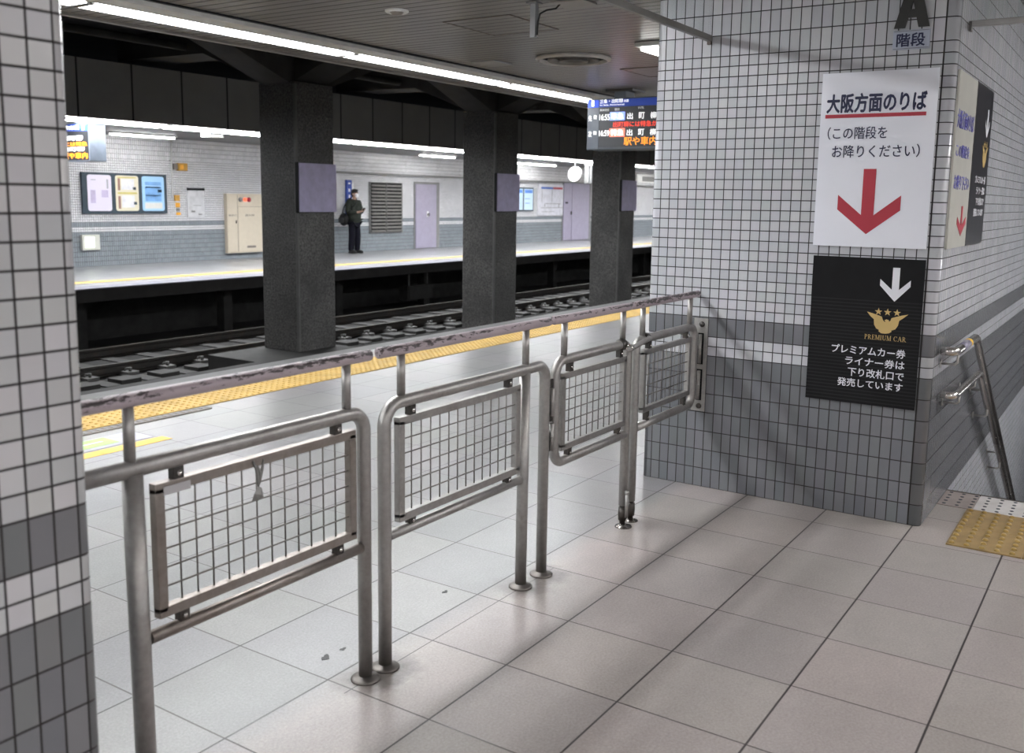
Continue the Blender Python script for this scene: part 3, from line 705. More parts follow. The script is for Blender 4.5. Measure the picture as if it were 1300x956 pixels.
MB().box(14.15, 14.25, YW - .034, YW - .031, 1.09, 1.13).box(14.34, 14.44, YW - .034, YW - .031, 1.03, 1.06).box(14.2, 14.42, YW - .034, YW - .031, 1.24, 1.25).build('print', GREYP, t)
t = thing('hydrant_cabinet', (15.63, YW, .14), 'beige fire hydrant cabinet with a red lamp on the far wall', 'cabinet')
plate(t, 'body', BEIGE, 15.09, 16.165, .14, 1.52, 0, .10)
MB().box(15.398, 15.404, YW - .1025, YW - .1005, .16, 1.50).box(15.404, 16.15, YW - .1025, YW - .1005, 1.215, 1.221).build('door_gap', DRAIN, t)
plate(t, 'left_door', plain('beige_door', (.62, .55, .44), .45, var=.03), 15.11, 15.39, .17, 1.49, .1005, .106); plate(t, 'right_door', bpy.data.materials['beige_door'], 15.42, 16.14, .17, 1.20, .1005, .106)
plate(t, 'handle', DARKSTEEL, 15.33, 15.36, .83, .90, .107, .12); plate(t, 'nameplate', DRAIN, 15.66, 15.93, .25, .30, .107, .11)
MB().lathe((15.49, YW - .1, 1.385), [(.055, 0), (.055, -.02), (.0, -.022)], 'Y', 16).build('bell', GREYP, t)
MB().lathe((15.625, YW - .1, 1.385), [(.04, 0), (.04, -.04), (.0, -.055)], 'Y', 16).build('lamp', emit('red_lamp', (1, .12, .06), 1.6), t)
MB().lathe((15.745, YW - .1, 1.385), [(.055, 0), (.055, -.02), (.0, -.022)], 'Y', 16).build('button', RED, t)
text('消火栓', t, DRAIN, (15.62, YW - .107, .995), (1, 0, 0), (0, 0, 1), .28, .05); text('放水口', t, DRAIN, (15.13, YW - .107, .995), (1, 0, 0), (0, 0, 1), .22, .05)
t = thing('exit_light', (11.62, YW, .34), 'small glowing white light box low on the far wall beside the left pillar', 'light box')
plate(t, 'case', CREAM, 11.44, 11.83, .34, .65, 0, .07); plate(t, 'lens', emit('green_white', (.92, 1, .88), 2.2), 11.50, 11.70, .39, .60, .071, .085)
t = thing('station_name_sign', (19.28, YW, 1.2), 'narrow blue vertical name sign on the far wall behind the person', 'sign')
plate(t, 'board', plain('sign_blue', (.03, .07, .36), .4), 19.14, 19.34, 1.0, 1.93, 0, .06); plate(t, 'edge', WHITE, 19.341, 19.42, 1.0, 1.85, 0, .05); 
MB().box(19.20, 19.28, YW - .064, YW - .061, 1.82, 1.86).box(19.2, 19.27, YW - .064, YW - .061, 1.62, 1.70).box(19.21, 19.27, YW - .064, YW - .061, 1.46, 1.54).box(19.2, 19.27, YW - .064, YW - .061, 1.30, 1.37).build('lettering', LETW, t)
t = thing('louver_panel', (20.75, YW, .5), 'dark grey louvered vent panel on the far wall right of the person', 'louver')
plate(t, 'frame', GREYP, 20.07, 21.44, .50, 1.90, 0, .05)
lm = louver_mat('louver_slats', (.13, .125, .12), (.01, .01, .01), .05)
for a, b_ in ((20.10, 20.69), (20.72, 21.40)):
    l_ = MB()
    for k_ in range(14): l_.prism([(0, .0), (.03, .03), (.03, .055), (0, .045)], (a, YW - .06 - .03, .53 + .096 * k_), (0, 1, 0), (0, 0, 1), b_ - a)
    l_.build('louver', plain('louver_blade', (.17, .165, .155), .5), t); MB().box(a, b_, YW - .058, YW - .0505, .52, 1.88).build('backing', BLACK, t)
plate(t, 'mullion', GUARD, 20.692, 20.718, .52, 1.88, .051, .10)
def door(x0, x1, z1, n, label_side=False):
    t = thing('door_%d' % n, ((x0 + x1) / 2, YW, 0), '', ''); del t['label']; del t['category']; struct(t)
    plate(t, 'frame', GREYP, x0 - .05, x1 + .05, 0.001, z1 + .05, 0, .02)
    return t
t = door(22.06, 23.16, 1.90, 1); plate(t, 'door_leaf', LILAC, 22.06, 23.02, .02, 1.88, .021, .05)
MB().lathe((22.60, YW - .05, 1.0), [(.03, 0), (.03, -.03), (.045, -.05), (.0, -.07)], 'Y', 12).build('handle', CHROME, t); plate(t, 'lock_plate', WHITE, 22.56, 22.64, .93, 1.1, .051, .056)
t = door(30.55, 32.60, 2.27, 2); plate(t, 'door_leaf', LILAC, 30.55, 31.13, .02, 2.25, .021, .05); plate(t, 'door_leaf', LILAC, 31.16, 32.45, .02, 2.25, .021, .05)
plate(t, 'handle', DARKSTEEL, 31.05, 31.10, .95, 1.08, .051, .09); plate(t, 'label_plate', BLACK, 30.65, 30.85, 1.36, 1.42, .051, .055)
t = thing('notice_board', (28.0, YW, 1.08), 'blue-framed notice board half hidden by the middle column', 'notice board')
plate(t, 'frame', NAVYF, 27.0, 28.48, 1.085, 1.89, 0, .05)
for x0, x1 in ((27.06, 27.38), (27.42, 27.78), (27.86, 28.42)):
    p_ = plate(t, 'poster', emit('backlit_pale', (.45, .58, .72), .25), x0, x1, 1.13, 1.84, .051, .06)
    MB().box(x0 + .04, x1 - .04, YW - .065, YW - .0615, 1.70, 1.81).box(x0 + .05, x1 - .2, YW - .065, YW - .0615, 1.5, 1.52).box(x0 + .05, x1 - .2, YW - .065, YW - .0615, 1.35, 1.37).build('print', plain('poster_blue', (.1, .25, .7), .5), p_)
t = thing('timetable_board', (29.7, YW, .93), 'white timetable board with a blue and red header, left of the double door', 'timetable')
plate(t, 'board', plain('board_white', (.62, .62, .68), .4), 28.80, 30.47, .93, 2.03, 0, .06)
plate(t, 'header', plain('header_paint_blue', (.06, .14, .5), .5), 28.95, 29.75, 1.86, 1.93, .061, .066); plate(t, 'header', RED, 29.76, 30.42, 1.86, 1.93, .061, .066)
m_ = MB(); 
for x0, x1, z0, z1 in ((29.2, 30.3, 1.34, 1.36), (29.2, 29.23, 1.24, 1.36), (30.15, 30.18, 1.22, 1.36), (28.95, 30.42, 1.20, 1.215), (29.0, 29.9, 1.06, 1.075), (29.68, 29.70, 1.38, 1.84), (29.0, 29.02, 1.38, 1.84)): m_.box(x0, x1, YW - .066, YW - .0615, z0, z1)
m_.build('print', GREYP, t)
t = thing('round_disc', (25.5, 14.6, 2.03), 'round glowing white disc hanging under the far lamps', 'disc')
MB().lathe((25.45, 14.6, 2.255), [(.0, -.05), (.20, -.05), (.215, -.03), (.215, .05), (.0, .05)], 'X', 32).build('face', emit('disc_white', (1, 1, 1), 1.6), t)
MB().lathe((25.45, 14.6, 2.255), [(.216, -.035), (.235, -.03), (.235, .045), (.216, .05)], 'X', 32).build('rim', GREYP, t)
MB().tube([(25.45, 14.6, 2.49), (25.45, 14.6, 2.65)], .02, 8).build('hanger', GREYP, t)
t = thing('sign_bracket', (26.2, 14.6, 2.0), 'pale hanging bracket just right of the glowing disc', 'bracket')
MB().bbox(26.05, 26.12, 14.5, 14.6, 2.0, 2.535, .004).bbox(26.25, 26.32, 14.5, 14.6, 2.0, 2.535, .004).bbox(26.15, 26.21, 14.52, 14.58, 2.595, 2.60, .002).build('post', GREYP, t); MB().bbox(26.03, 26.34, 14.48, 14.62, 2.54, 2.59, .004).build('crossbar', GREYP, t)
t = thing('poster', (36.6, 17.8, 2.3), 'small dark picture sign high on the far wall at the right tiled wall edge', 'poster')
plate(t, 'frame', WHITE, 36.2, 38.0, 2.25, 2.60, 0, .05, 17.87); plate(t, 'picture', GREYP, 36.7, 37.9, 2.30, 2.5, .051, .056, 17.87)
t = thing('far_edge_line', (20, 14.8, 0), 'thin yellow tactile line along the far platform', 'tactile line')
MB().box(-9, 75, 14.66, 14.96, .0005, .006).build('strip', YELF, t)

# ------------------------------------------------------------------ near platform floor markings
def domes(mb, xs, ys, z, r=.011, h=.005, seg=10):
    for x in xs:
        for y in ys: mb.lathe((x, y, z), [(r, 0), (r * .72, h * .8), (0, h)], 'Z', seg)
t = thing('tactile_strip', (20, 5.73, 0), 'yellow tactile strip along the near platform edge, behind the fence', 'tactile paving')
ts = MB()
k = 0; x = -2.0
while x < 30: ts.bbox(x + .0015, x + .2985, 5.50, 5.79, .0005, .006, .0015); ts.bbox(x + .0015, x + .2985, 5.793, 5.98, .0005, .006, .0015); x += .3
ts.build('paver', YEL, t)
dm = MB(); domes(dm, [3.0 + .06 * i for i in range(170)], [5.53 + .06 * j for j in range(8)], .006, .014, .006, 6); dm.build('dome', YEL, t)['kind'] = 'stuff'
t = thing('drain_grate', (1.5, 5.44, 0), 'brown-grey drain strip beside the yellow tactile strip, left of the fence gap', 'grate')
MB().bbox(-2.0, 4.36, 5.385, 5.475, .0005, .006, .002).build('cover', DRAIN, t)
g_ = MB()
for k in range(100): g_.box(-.6 + .05 * k, -.575 + .05 * k, 5.40, 5.46, .006, .008)
g_.build('slot', GREYP, t)['kind'] = 'stuff'
t = thing('floor_marking', (2.9, 5.15, 0), 'green boarding marking with a white arrow on the near platform floor', 'floor marking')
MB().box(2.3, 3.62, 5.03, 5.27, .0005, .002).build('grey_backing', plain('grey_marking', (.45, .44, .50), .5), t)
MB().box(2.3, 3.42, 5.08, 5.25, .0021, .003).build('green_field', GREEN, t)
MB().prism([(3.02, 5.165), (3.10, 5.20), (3.10, 5.175), (3.36, 5.175), (3.36, 5.155), (3.10, 5.155), (3.10, 5.13)], (0, 0, .0031), (1, 0, 0), (0, 1, 0), .001).build('arrow', LETW, t)
t = thing('floor_line', (2.9, 4.96, 0), 'short orange-yellow line on the near platform floor below the green marking', 'floor marking')
MB().box(2.2, 3.66, 4.90, 5.0, .0005, .002).build('line', plain('orange_line', (.80, .50, .12), .5, var=.25), t)
# stair-head tactile block
t = thing('tactile_block', (4.77, -.3, 0), 'worn yellow dotted tactile block at the head of the stairs', 'tactile paving')
b_ = MB()
for i in range(2):
    for j in range(6): b_.bbox(4.478 + .3 * i, 4.776 + .3 * i, .632 - .3 * (j + 1) + .0015, .632 - .3 * j, .0005, .007, .0015)
b_.build('paver', YELB, t)
b_ = MB(); domes(b_, [4.505 + .0605 * i for i in range(10)], [.612 - .0605 * j for j in range(30)], .0065, .0135, .009, 12)
b_.build('dome', plain('dome_highlight_yellow', (.36, .245, .075), .35), t)['kind'] = 'stuff'  # domes coloured lighter than the pavers to stand for their highlights
t = thing('edge_paver', (5.22, -.2, 0), 'pale stair-head paving tiles with rows of dark non-slip dots', 'paving')
MB().bbox(5.082, 5.358, -1.2, .608, .0005, .004, .001).build('slab', plain('pale_paver', (.50, .49, .48), .45), t)
MB().bbox(5.082, 5.358, .612, .772, .0005, .004, .001).build('slab', plain('brown_paver', (.27, .235, .22), .45), t)
b_ = MB()
for i in range(5):
    for j in range(32): b_.lathe((5.112 + .055 * i, .745 - .06 * j + (.0 if i % 2 else .0), .004), [(.010, 0), (.008, .002), (0, .0022)], 'Z', 8)
b_.build('stud', plain('stud_dark', (.05, .055, .07), .5), t)['kind'] = 'stuff'
t = thing('stair_nosing', (5.35, -.2, 0), 'dark metal nosing strip along the top stair edge', 'nosing')
MB().bbox(5.3585, 5.375, -1.2, .773, -.02, .005, .002).build('strip', DARKSTEEL, t)
# small blemishes on the floor
def blot(x, y, s, label, rot=0):
    n = 14; pts = [((s * (1 + .35 * math.sin(3 * a + x * 9) + .2 * math.sin(7 * a)) * math.cos(a)), s * .6 * (1 + .3 * math.sin(5 * a + y * 5)) * math.sin(a)) for a in [2 * PI * i / n for i in range(n)]]
    o = MB().prism(pts, (x, y, .0004), (math.cos(rot), math.sin(rot), 0), (-math.sin(rot), math.cos(rot), 0), .0008).build('floor_stain', plain('stain', (.03, .03, .03), .5), None)
    tag(o, label, 'stain', 'dark spots on the floor')
blot(2.135, 2.115, .019, 'larger dark gum spot on the floor left of the near fence leg', .4)
blot(2.21, 2.11, .012, 'smaller dark gum spot touching the near fence leg from the left')
blot(2.78, 2.12, .014, 'dark round spot on the floor under the second fence panel')

# ------------------------------------------------------------------ fence
YB_ = 1.915; RT = .0214; ZT = .855; ZL = .432
def path(*pts): return [Vector(p) for p in pts]
def frame_panel(t, x0, x1, z0, z1, bx, mat=None):
    """framed wire-mesh infill"""
    w_ = .026; d = .012
    f = MB()
    f.bbox(x0, x1, YB_ - d, YB_ + d, z1 - w_, z1, .002); f.bbox(x0, x1, YB_ - d, YB_ + d, z0, z0 + w_, .002)
    f.bbox(x0, x0 + w_, YB_ - d, YB_ + d, z0 + w_ * .5, z1 - w_ * .5, .002); f.bbox(x1 - w_, x1, YB_ - d, YB_ + d, z0 + w_ * .5, z1 - w_ * .5, .002)
    fr = f.build('mesh_frame', mat or STEEL, t)
    nx = max(1, round((x1 - x0 - 2 * w_) / .0497)); nz = max(1, round((z1 - z0 - 2 * w_) / .0475))
    m_ = MB()
    for i in range(1, nx):
        x = x0 + w_ + (x1 - x0 - 2 * w_) * i / nx
        m_.tube([(x, YB_ + .003, z0 + w_), (x, YB_ + .003, z1 - w_)], .0022, 8)
    for i in range(1, nz):
        z = z0 + w_ + (z1 - z0 - 2 * w_) * i / nz
        m_.tube([(x0 + w_, YB_ - .0015, z), (x1 - w_, YB_ - .0015, z)], .0022, 8)
    m_.build('wire_mesh', WIRE, fr)
    for x, up in bx:
        g = MB()
        za, zb = (z1, ZT - RT + .003) if up else (ZL + .015, z0)
        g.bbox(x - .015, x + .015, YB_ - .011, YB_ + .011, za - .003, zb + .002, .002)
        zc = (za + zb) / 2
        cl_ = g.build('clamp', DARKSTEEL, t); MB().lathe((x, YB_ - .0112, zc), [(.0075, .0), (.0075, -.004), (0, -.006)], 'Y', 10).build('bolt', CHROME, cl_)
def flange(t, x, y=None):
    y = YB_ if y is None else y
    MB().lathe((x, y, 0), [(.046, .0005), (.046, .004), (.038, .008), (.026, .011), (.0225, .014)]).build('floor_flange', STEEL, t)
def hp_post(t, x, z0=ZT + RT - .004): MB().tube([(x, YB_, z0), (x, YB_, 1.004)], .0135, 14).build('baluster', STEEL, t)
def handrail(t, x0, x1, mat=None):
    zz = 1.020; pts = [(x0, YB_, zz), (x0 + .004, YB_, zz)] + [(x0 + (x1 - x0) * i / 10, YB_, zz) for i in range(1, 10)] + [(x1 - .004, YB_, zz), (x1, YB_, zz)]
    MB().tube(pts, .0175, 18, True, [.012] + [.0175] * (len(pts) - 2) + [.012]).build('handrail', mat or RAILP, t)

# section 1: joins the left pillar
t = thing('fence_panel', (1.6, YB_, 0), 'nearest steel fence section with mesh infill, running out of the left pillar', 'fence', 'steel fence sections')
MB().tube([(1.045, YB_, ZT + .002), (1.8, YB_, ZT + .002)] + bend((1.8, YB_, ZT), (2.105, YB_, ZT), (2.105, YB_, 0), .06) + [(2.105, YB_, .001)], RT, 20).build('hoop_tube', STEEL, t)
MB().tube([(1.322, YB_, .001), (1.317, YB_, ZT - .01)], .0243, 20).build('post', STEEL, t)
MB().tube([(1.345, YB_, ZL), (2.088, YB_, ZL)], .0165, 16).build('lower_rail', STEEL_B, t)
flange(t, 2.105); flange(t, 1.322)
hp_post(t, 1.313); hp_post(t, 2.032); handrail(t, 1.045, 2.135)
frame_panel(t, 1.368, 2.060, .472, .808, ((1.437, True), (1.987, True), (1.44, False), (1.989, False)), STEEL_B)
# tape on the frame corner and a tied plastic scrap
tp = MB().bbox(1.39, 1.468, YB_ - .0135, YB_ - .0125, .776, .797, .0003).build('tape_patch', plain('silver_tape', (.50, .49, .50), .35), t)
tag(tp, '', ''); del tp['label']; del tp['category']; tp['label'] = 'pale silver tape patch'
o = MB()
o.tube([(1.665, YB_ - .013, .800), (1.674, YB_ - .016, .775), (1.679, YB_ - .015, .745), (1.681, YB_ - .014, .728)], .003, 8, True, [.003, .004, .0045, .0025])
o.tube([(1.702, YB_ - .013, .797), (1.694, YB_ - .016, .775), (1.686, YB_ - .015, .745), (1.681, YB_ - .013, .728)], .003, 8, True, [.002, .004, .0035, .0025])
o.tube([(1.676, YB_ - .014, .783), (1.684, YB_ - .017, .765), (1.682, YB_ - .015, .735)], .003, 8, True, [.006, .0055, .003])
o.add([(1.681, YB_ - .014, .730), (1.664, YB_ - .016, .712), (1.660, YB_ - .010, .690), (1.672, YB_ - .020, .698), (1.680, YB_ - .012, .688), (1.694, YB_ - .018, .697), (1.699, YB_ - .010, .706), (1.690, YB_ - .016, .722), (1.680, YB_ - .024, .708), (1.680, YB_ - .006, .706)],
      [(0, 1, 8), (1, 3, 8), (1, 2, 3), (3, 4, 8), (4, 5, 8), (5, 6, 7), (5, 7, 8), (7, 0, 8), (0, 9, 1), (1, 9, 2), (2, 9, 3), (3, 9, 4), (4, 9, 5), (5, 9, 6), (6, 9, 7), (7, 9, 0)])
tag(o.build('plastic_scrap', plain('clear_grey_plastic', (.20, .20, .19), .25), None), 'knotted scrap of grey plastic tied to the nearest mesh panel', 'scrap')

# section 2
t = thing('fence_panel', (2.67, YB_, 0), 'second steel fence section, a free-standing hoop with mesh infill and three legs', 'fence', 'steel fence sections')
hoop = [(2.198, YB_, .001), (2.198, YB_, .4)] + bend((2.198, YB_, 0), (2.198, YB_, ZT), (2.5, YB_, ZT), .07) + [(2.5, YB_, ZT)] + bend((2.5, YB_, ZT), (3.144, YB_, ZT), (3.144, YB_, 0), .055) + [(3.144, YB_, .001)]
MB().tube(hoop, RT, 20).build('hoop_tube', STEEL, t)
MB().tube([(2.992, YB_, .001), (2.998, YB_, ZT - .01)], .022, 20).build('post', STEEL, t)
MB().tube([(2.216, YB_, ZL), (2.975, YB_, ZL)], .0165, 16).build('lower_rail', STEEL, t)
for x in (2.198, 2.992, 3.144): flange(t, x)
hp_post(t, 2.279); hp_post(t, 3.002); handrail(t, 2.170, 3.170)
frame_panel(t, 2.258, 2.955, .465, .806, ((2.325, True), (2.885, True), (2.325, False), (2.885, False)))

def hinge(t, x, z, y=YB_ - .012, L=.11): 
    MB().tube([(x, y, z - L / 2), (x, y, z + L / 2)], .009, 12).lathe((x, y, z), [(.0098, -.003), (.0098, .003)], 'Z', 12).build('hinge', STEEL, t)

# gate leaf left
t = thing('gate', (3.5, YB_, 0), 'left leaf of the steel mesh gate, hinged to the free-standing hoop', 'gate', 'steel gate leaves')
g1 = [(3.855, YB_, .10), (3.855, YB_, .5)] + bend((3.855, YB_, .5), (3.855, YB_, ZT), (3.6, YB_, ZT), .045) + [(3.6, YB_, ZT)] + bend((3.6, YB_, ZT), (3.222, YB_, ZT), (3.222, YB_, 0), .06) + bend((3.222, YB_, ZT), (3.222, YB_, .437), (3.8, YB_, .437), .06) + [(3.6, YB_, .437), (3.845, YB_, .437)]
MB().tube(g1, .0200, 18).build('frame_tube', STEEL, t)
hinge(t, 3.183, .70); hinge(t, 3.183, .56)
for za, zb in ((.62, .79), (.50, .585)): box('hinge_plate', DARKSTEEL, t, 3.1665, 3.201, YB_ - .004, YB_ + .004, za, zb)
hp_post(t, 3.287, ZT + .015); hp_post(t, 3.800, ZT + .015); handrail(t, 3.200, 3.868)
frame_panel(t, 3.264, 3.828, .482, .802, ((3.335, True), (3.775, True), (3.335, False), (3.775, False)))
MB().tube([(3.838, YB_ - .028, .05), (3.838, YB_ - .028, .17)], .0075, 10).lathe((3.838, YB_ - .028, .172), [(.010, -.012), (.011, .0), (.006, .006)], 'Z', 10).build('drop_bolt', STEEL, t)
MB().tube([(3.855, YB_, .013), (3.855, YB_, .10)], .013, 12).lathe((3.855, YB_, .06), [(.019, -.03), (.021, .0), (.019, .03)], 'Z', 12).build('foot_bolt', DARKSTEEL, t)
MB().lathe((3.848, YB_ - .01, 0), [(.040, .0005), (.038, .005), (.018, .009), (.014, .013)]).build('floor_socket', CHROME, t)
# latch at the top of the left leaf
MB().tube([(3.795, YB_ - .022, ZT - .012), (3.802, YB_ - .040, ZT - .014), (3.84, YB_ - .043, ZT - .010), (3.93, YB_ - .043, ZT + .002), (4.00, YB_ - .040, ZT + .008), (4.012, YB_ - .026, ZT + .008)], .0115, 14).build('latch_bar', STEEL, t)
MB().lathe((3.79, YB_, ZT), [(.0205, -.020), (.0265, -.014), (.0265, .014), (.0205, .020)], 'X', 18).build('latch_collar', DARKSTEEL, t)
MB().lathe((3.800, YB_ - .038, ZT - .013), [(.013, -.014), (.017, -.010), (.017, .010), (.013, .014)], 'X', 14).build('latch_end', CHROME, t)
# gate leaf right
t = thing('gate', (4.28, YB_, 0), 'right leaf of the steel mesh gate, hinged to the right tiled wall', 'gate', 'steel gate leaves')
g2 = [(3.938, YB_, .10), (3.938, YB_, .5)] + bend((3.938, YB_, .5), (3.938, YB_, ZT), (4.2, YB_, ZT), .045) + [(4.2, YB_, ZT)] + bend((4.2, YB_, ZT), (4.608, YB_, ZT), (4.608, YB_, 0), .05) + bend((4.608, YB_, ZT), (4.608, YB_, .445), (4.0, YB_, .445), .05) + [(4.2, YB_, .445), (3.95, YB_, .445)]
MB().tube(g2, .0200, 18).build('frame_tube', STEEL, t)
hp_post(t, 4.0, ZT + .015); hp_post(t, 4.545, ZT + .015); handrail(t, 3.888, 4.642)
frame_panel(t, 4.010, 4.558, .505, .806, ((4.07, True), (4.50, True), (4.07, False), (4.50, False)))
MB().tube([(3.938, YB_, .013), (3.938, YB_, .10)], .013, 12).lathe((3.938, YB_, .06), [(.019, -.03), (.021, .0), (.019, .03)], 'Z', 12).build('foot_bolt', DARKSTEEL, t)
MB().lathe((3.945, YB_, 0), [(.034, .0005), (.032, .005), (.018, .009), (.014, .013)]).build('floor_socket', CHROME, t)
MB().lathe((4.030, YB_, ZT), [(.0205, -.022), (.0275, -.015), (.0275, .015), (.0205, .022)], 'X', 18).build('latch_collar', DARKSTEEL, t)
# wall plate with hinges
t = thing('hinge_plate', (X0, 1.90, .4), 'tall steel hinge plate bolted to the right tiled wall', 'hinge plate')
MB().bbox(X0 - .007, X0 - .0005, 1.858, 1.934, .405, .893, .0015).build('plate', STEEL, t)
for z in (.735, .545): MB().tube([(X0 - .018, 1.893, z - .075), (X0 - .018, 1.893, z + .075)], .009, 12).lathe((X0 - .018, 1.893, z), [(.0096, -.003), (.0096, .003)], 'Z', 12).build('hinge', STEEL, t); MB().box(X0 - .0085, X0 - .0072, 1.878, 1.909, z - .082, z + .082).build('hinge_slot', BLACK, t)
for z in (.862, .432): MB().lathe((X0 - .007, 1.890, z), [(.015, 0), (.014, -.006), (.007, -.010), (0, -.011)], 'X', 12).build('bolt', DARKSTEEL, t)

# ------------------------------------------------------------------ signs on the right wall
def sign(loc, ux, w, h, depth, mat, name, label, cat, lbl_group=None, rim=None):
    """loc: upper-left corner on the wall; ux: unit vector to the right as seen"""
    ux = Vector(ux); n = ux.cross(UZ)                            # points out of the wall towards the viewer
    loc = Vector(loc) + n * .0008
    t = thing(name, loc + Vector((0, 0, -h)), label, cat, lbl_group)
    m_ = MB().prism([(0, -h), (w, -h), (w, 0), (0, 0)], loc, ux, UZ, depth); 
    m_.build('panel', mat, t)
    base = loc + n * (depth + .0006)
    def T(s, mat, u0, u1, v0, v1, bold=.012, name='lettering'): return text(s, t, mat, base + ux * (u0 * w) - UZ * (v1 * h), ux, UZ, (u1 - u0) * w, (v1 - v0) * h, name, bold)
    def Pg(pts, mat, name): return MB().prism([(a * w, -b * h) for a, b in pts], base, ux, UZ, .0012).build(name, mat, t)
    return t, T, Pg, base
FR = (0, -1, 0)
t, T, Pg, B_ = sign((X0, 1.345, 2.086), FR, .508, .795, .012, WHITEP, 'direction_sign', 'large white sign with navy text and a red down arrow on the tiled wall front', 'sign')
T('大阪方面のりば', NAVY, .05, .915, .118, .230, .034)
Pg([(.045, .236), (.915, .236), (.915, .257), (.045, .257)], RED, 'underline')
T('（この階段を', NAVY, .075, .60, .308, .380, .006); T('お降りください）', NAVY, .125, .885, .412, .486, .006)
def arrow(a, b, x0, x1, top, inner, wt, wb, tip): return [(x0, top), (x1, top), (x1, inner), (b, wt), (b, wb), ((x0 + x1) / 2, tip), (a, wb), (a, wt), (x0, inner)]
Pg(arrow(.205, .757, .42, .53, .55, .815, .70, .785, .925), RED, 'arrow')
t, T, Pg, B_ = sign((X0, 1.338, 1.242), FR, .503, .693, .010, BLACKS, 'premium_car_sign', 'black ribbed sign with a gold bird emblem, below the large white sign', 'sign')
Pg([(0.0, 0.0), (1, 0.0), (1, .275), (0, .275)], BLACK, 'plain_band')
B2 = B_ + Vector((-.0014, 0, 0))
MB().prism([(a * .503, -b * .693) for a, b in arrow(.623, .888, .728, .790, .058, .205, .137, .180, .283)], B2, FR, UZ, .0012).build('arrow', LETW, t)
def star(cx, cy, r): return [(cx + r * (1 if i % 2 == 0 else .4) * math.sin(i * PI / 5), cy + r * (1 if i % 2 == 0 else .4) * math.cos(i * PI / 5)) for i in range(10)]
def emblem(base, ux, w, h, t, mat):
    for u in (.626, .706, .789): MB().prism(star(u * w, -.357 * h, .0175 * w / .503), base, ux, UZ, .0012).build('star', mat, t)
    # bird with raised wings, outline in px of the zoomed crop
    E = [(195, 345), (300, 375), (385, 405), (450, 430), (470, 480), (500, 515), (520, 520), (500, 490), (530, 475), (560, 485), (580, 500), (565, 518), (600, 500), (615, 455), (690, 435), (780, 415), (890, 398), (800, 465), (745, 500), (730, 580), (690, 640), (620, 662), (632, 680), (590, 705), (530, 712), (460, 705), (410, 670), (420, 650), (370, 625), (330, 560), (320, 470), (265, 425)]
    pts = [((.524 + (x - 195) / (890 - 195) * .364) * w, -(.362 + (y - 345 + (195 - x) * .075) / 367 * .150) * h) for x, y in E]
    MB().prism(pts[::-1], base, ux, UZ, .0012).build('bird_emblem', mat, t)
emblem(B_, Vector(FR), .503, .693, t, GOLD)
def serif_text(t, s, mat, base, ux, x0, x1, ytop, ybot):
    """small roman capitals with thick and thin strokes and serif bars"""
    T_, t_ = .15, .06
    def quad(a, b, wd): return [(a[0] - wd / 2, a[1]), (a[0] + wd / 2, a[1]), (b[0] + wd / 2, b[1]), (b[0] - wd / 2, b[1])]
    def serif(x, y): return [(x - .17, y), (x + .17, y), (x + .17, y + .05), (x - .17, y + .05)]
    def stem(x, wd=T_): return [quad((x, 0), (x, 1), wd), serif(x, 0), serif(x, .95)]
    def ring(cx, cy, rx, ry, a0, a1, n, wd):
        out = []
        for i in range(n):
            p = [math.radians(a0 + (a1 - a0) * k / n) for k in (i, i + 1)]
            th = [wd * (.45 + .55 * abs(math.cos(q))) for q in p]
            o = [(cx + rx * math.cos(q), cy + ry * math.sin(q)) for q in p]; r = [(cx + (rx - h_) * math.cos(q), cy + (ry - h_ * .6) * math.sin(q)) for q, h_ in zip(p, th)]
            out.append([o[0], o[1], r[1], r[0]])
        return out
    G = {'I': (.5, lambda: stem(.22)), 'E': (.85, lambda: stem(.22) + [quad((.45, .95), (.45, 1), .62), quad((.45, 0), (.45, .05), .62), quad((.42, .48), (.42, .53), .40), quad((.74, .80), (.74, 1), .05), quad((.76, 0), (.76, .2), .05), quad((.62, .40), (.62, .61), .05)]),
         'P': (.85, lambda: stem(.22) + ring(.30, .73, .46, .27, -90, 90, 8, T_)), 'R': (1.0, lambda: stem(.22) + ring(.30, .74, .44, .26, -90, 90, 8, T_) + [quad((.86, 0), (.46, .48), T_), serif(.88, 0)]),
         'M': (1.25, lambda: stem(.17, t_) + stem(1.04) + [quad((.60, .02), (.20, 1), T_), quad((.60, .02), (1.0, 1), t_)]), 'U': (1.1, lambda: [quad((.22, .3), (.22, 1), T_), serif(.22, .95), quad((.86, .3), (.86, 1), t_), serif(.86, .95)] + ring(.53, .32, .385, .32, 180, 360, 8, T_ * .9)),
         'C': (1.05, lambda: ring(.52, .5, .47, .5, 45, 315, 14, T_) + [quad((.86, .74), (.86, .98), .05)]), 'A': (1.1, lambda: [quad((.12, 0), (.52, 1), t_), quad((.92, 0), (.52, 1), T_), quad((.5, .30), (.5, .36), .46), serif(.12, 0), serif(.92, 0)]), ' ': (.45, lambda: [])}
    tot = sum(G[c][0] for c in s) + .06 * len(s); k = (x1 - x0) / tot; h = ybot - ytop; x = x0
    o = base + ux * 0 - UZ * ybot
    for c in s:
        m_ = MB()
        for n_, poly in enumerate(G[c][1]()): m_.prism([(x + a_ * k, b_ * h) for a_, b_ in poly], o, ux, UZ, .0012 + .00002 * n_)
        if m_.v: m_.build('lettering', mat, t)
        x += (G[c][0] + .06) * k
serif_text(t, 'PREMIUM CAR', GOLD, B_, Vector(FR), .515 * .503, .885 * .503, .515 * .693, .547 * .693)
for s, u0, v0, v1, u1 in (('プレミアムカー券', .222, .600, .660, .888), ('ライナー券は', .355, .676, .735, .888), ('下り改札口で', .385, .752, .812, .888), ('発売しています', .295, .828, .886, .885)): T(s, LETW, u0, u1, v0, v1, .012)
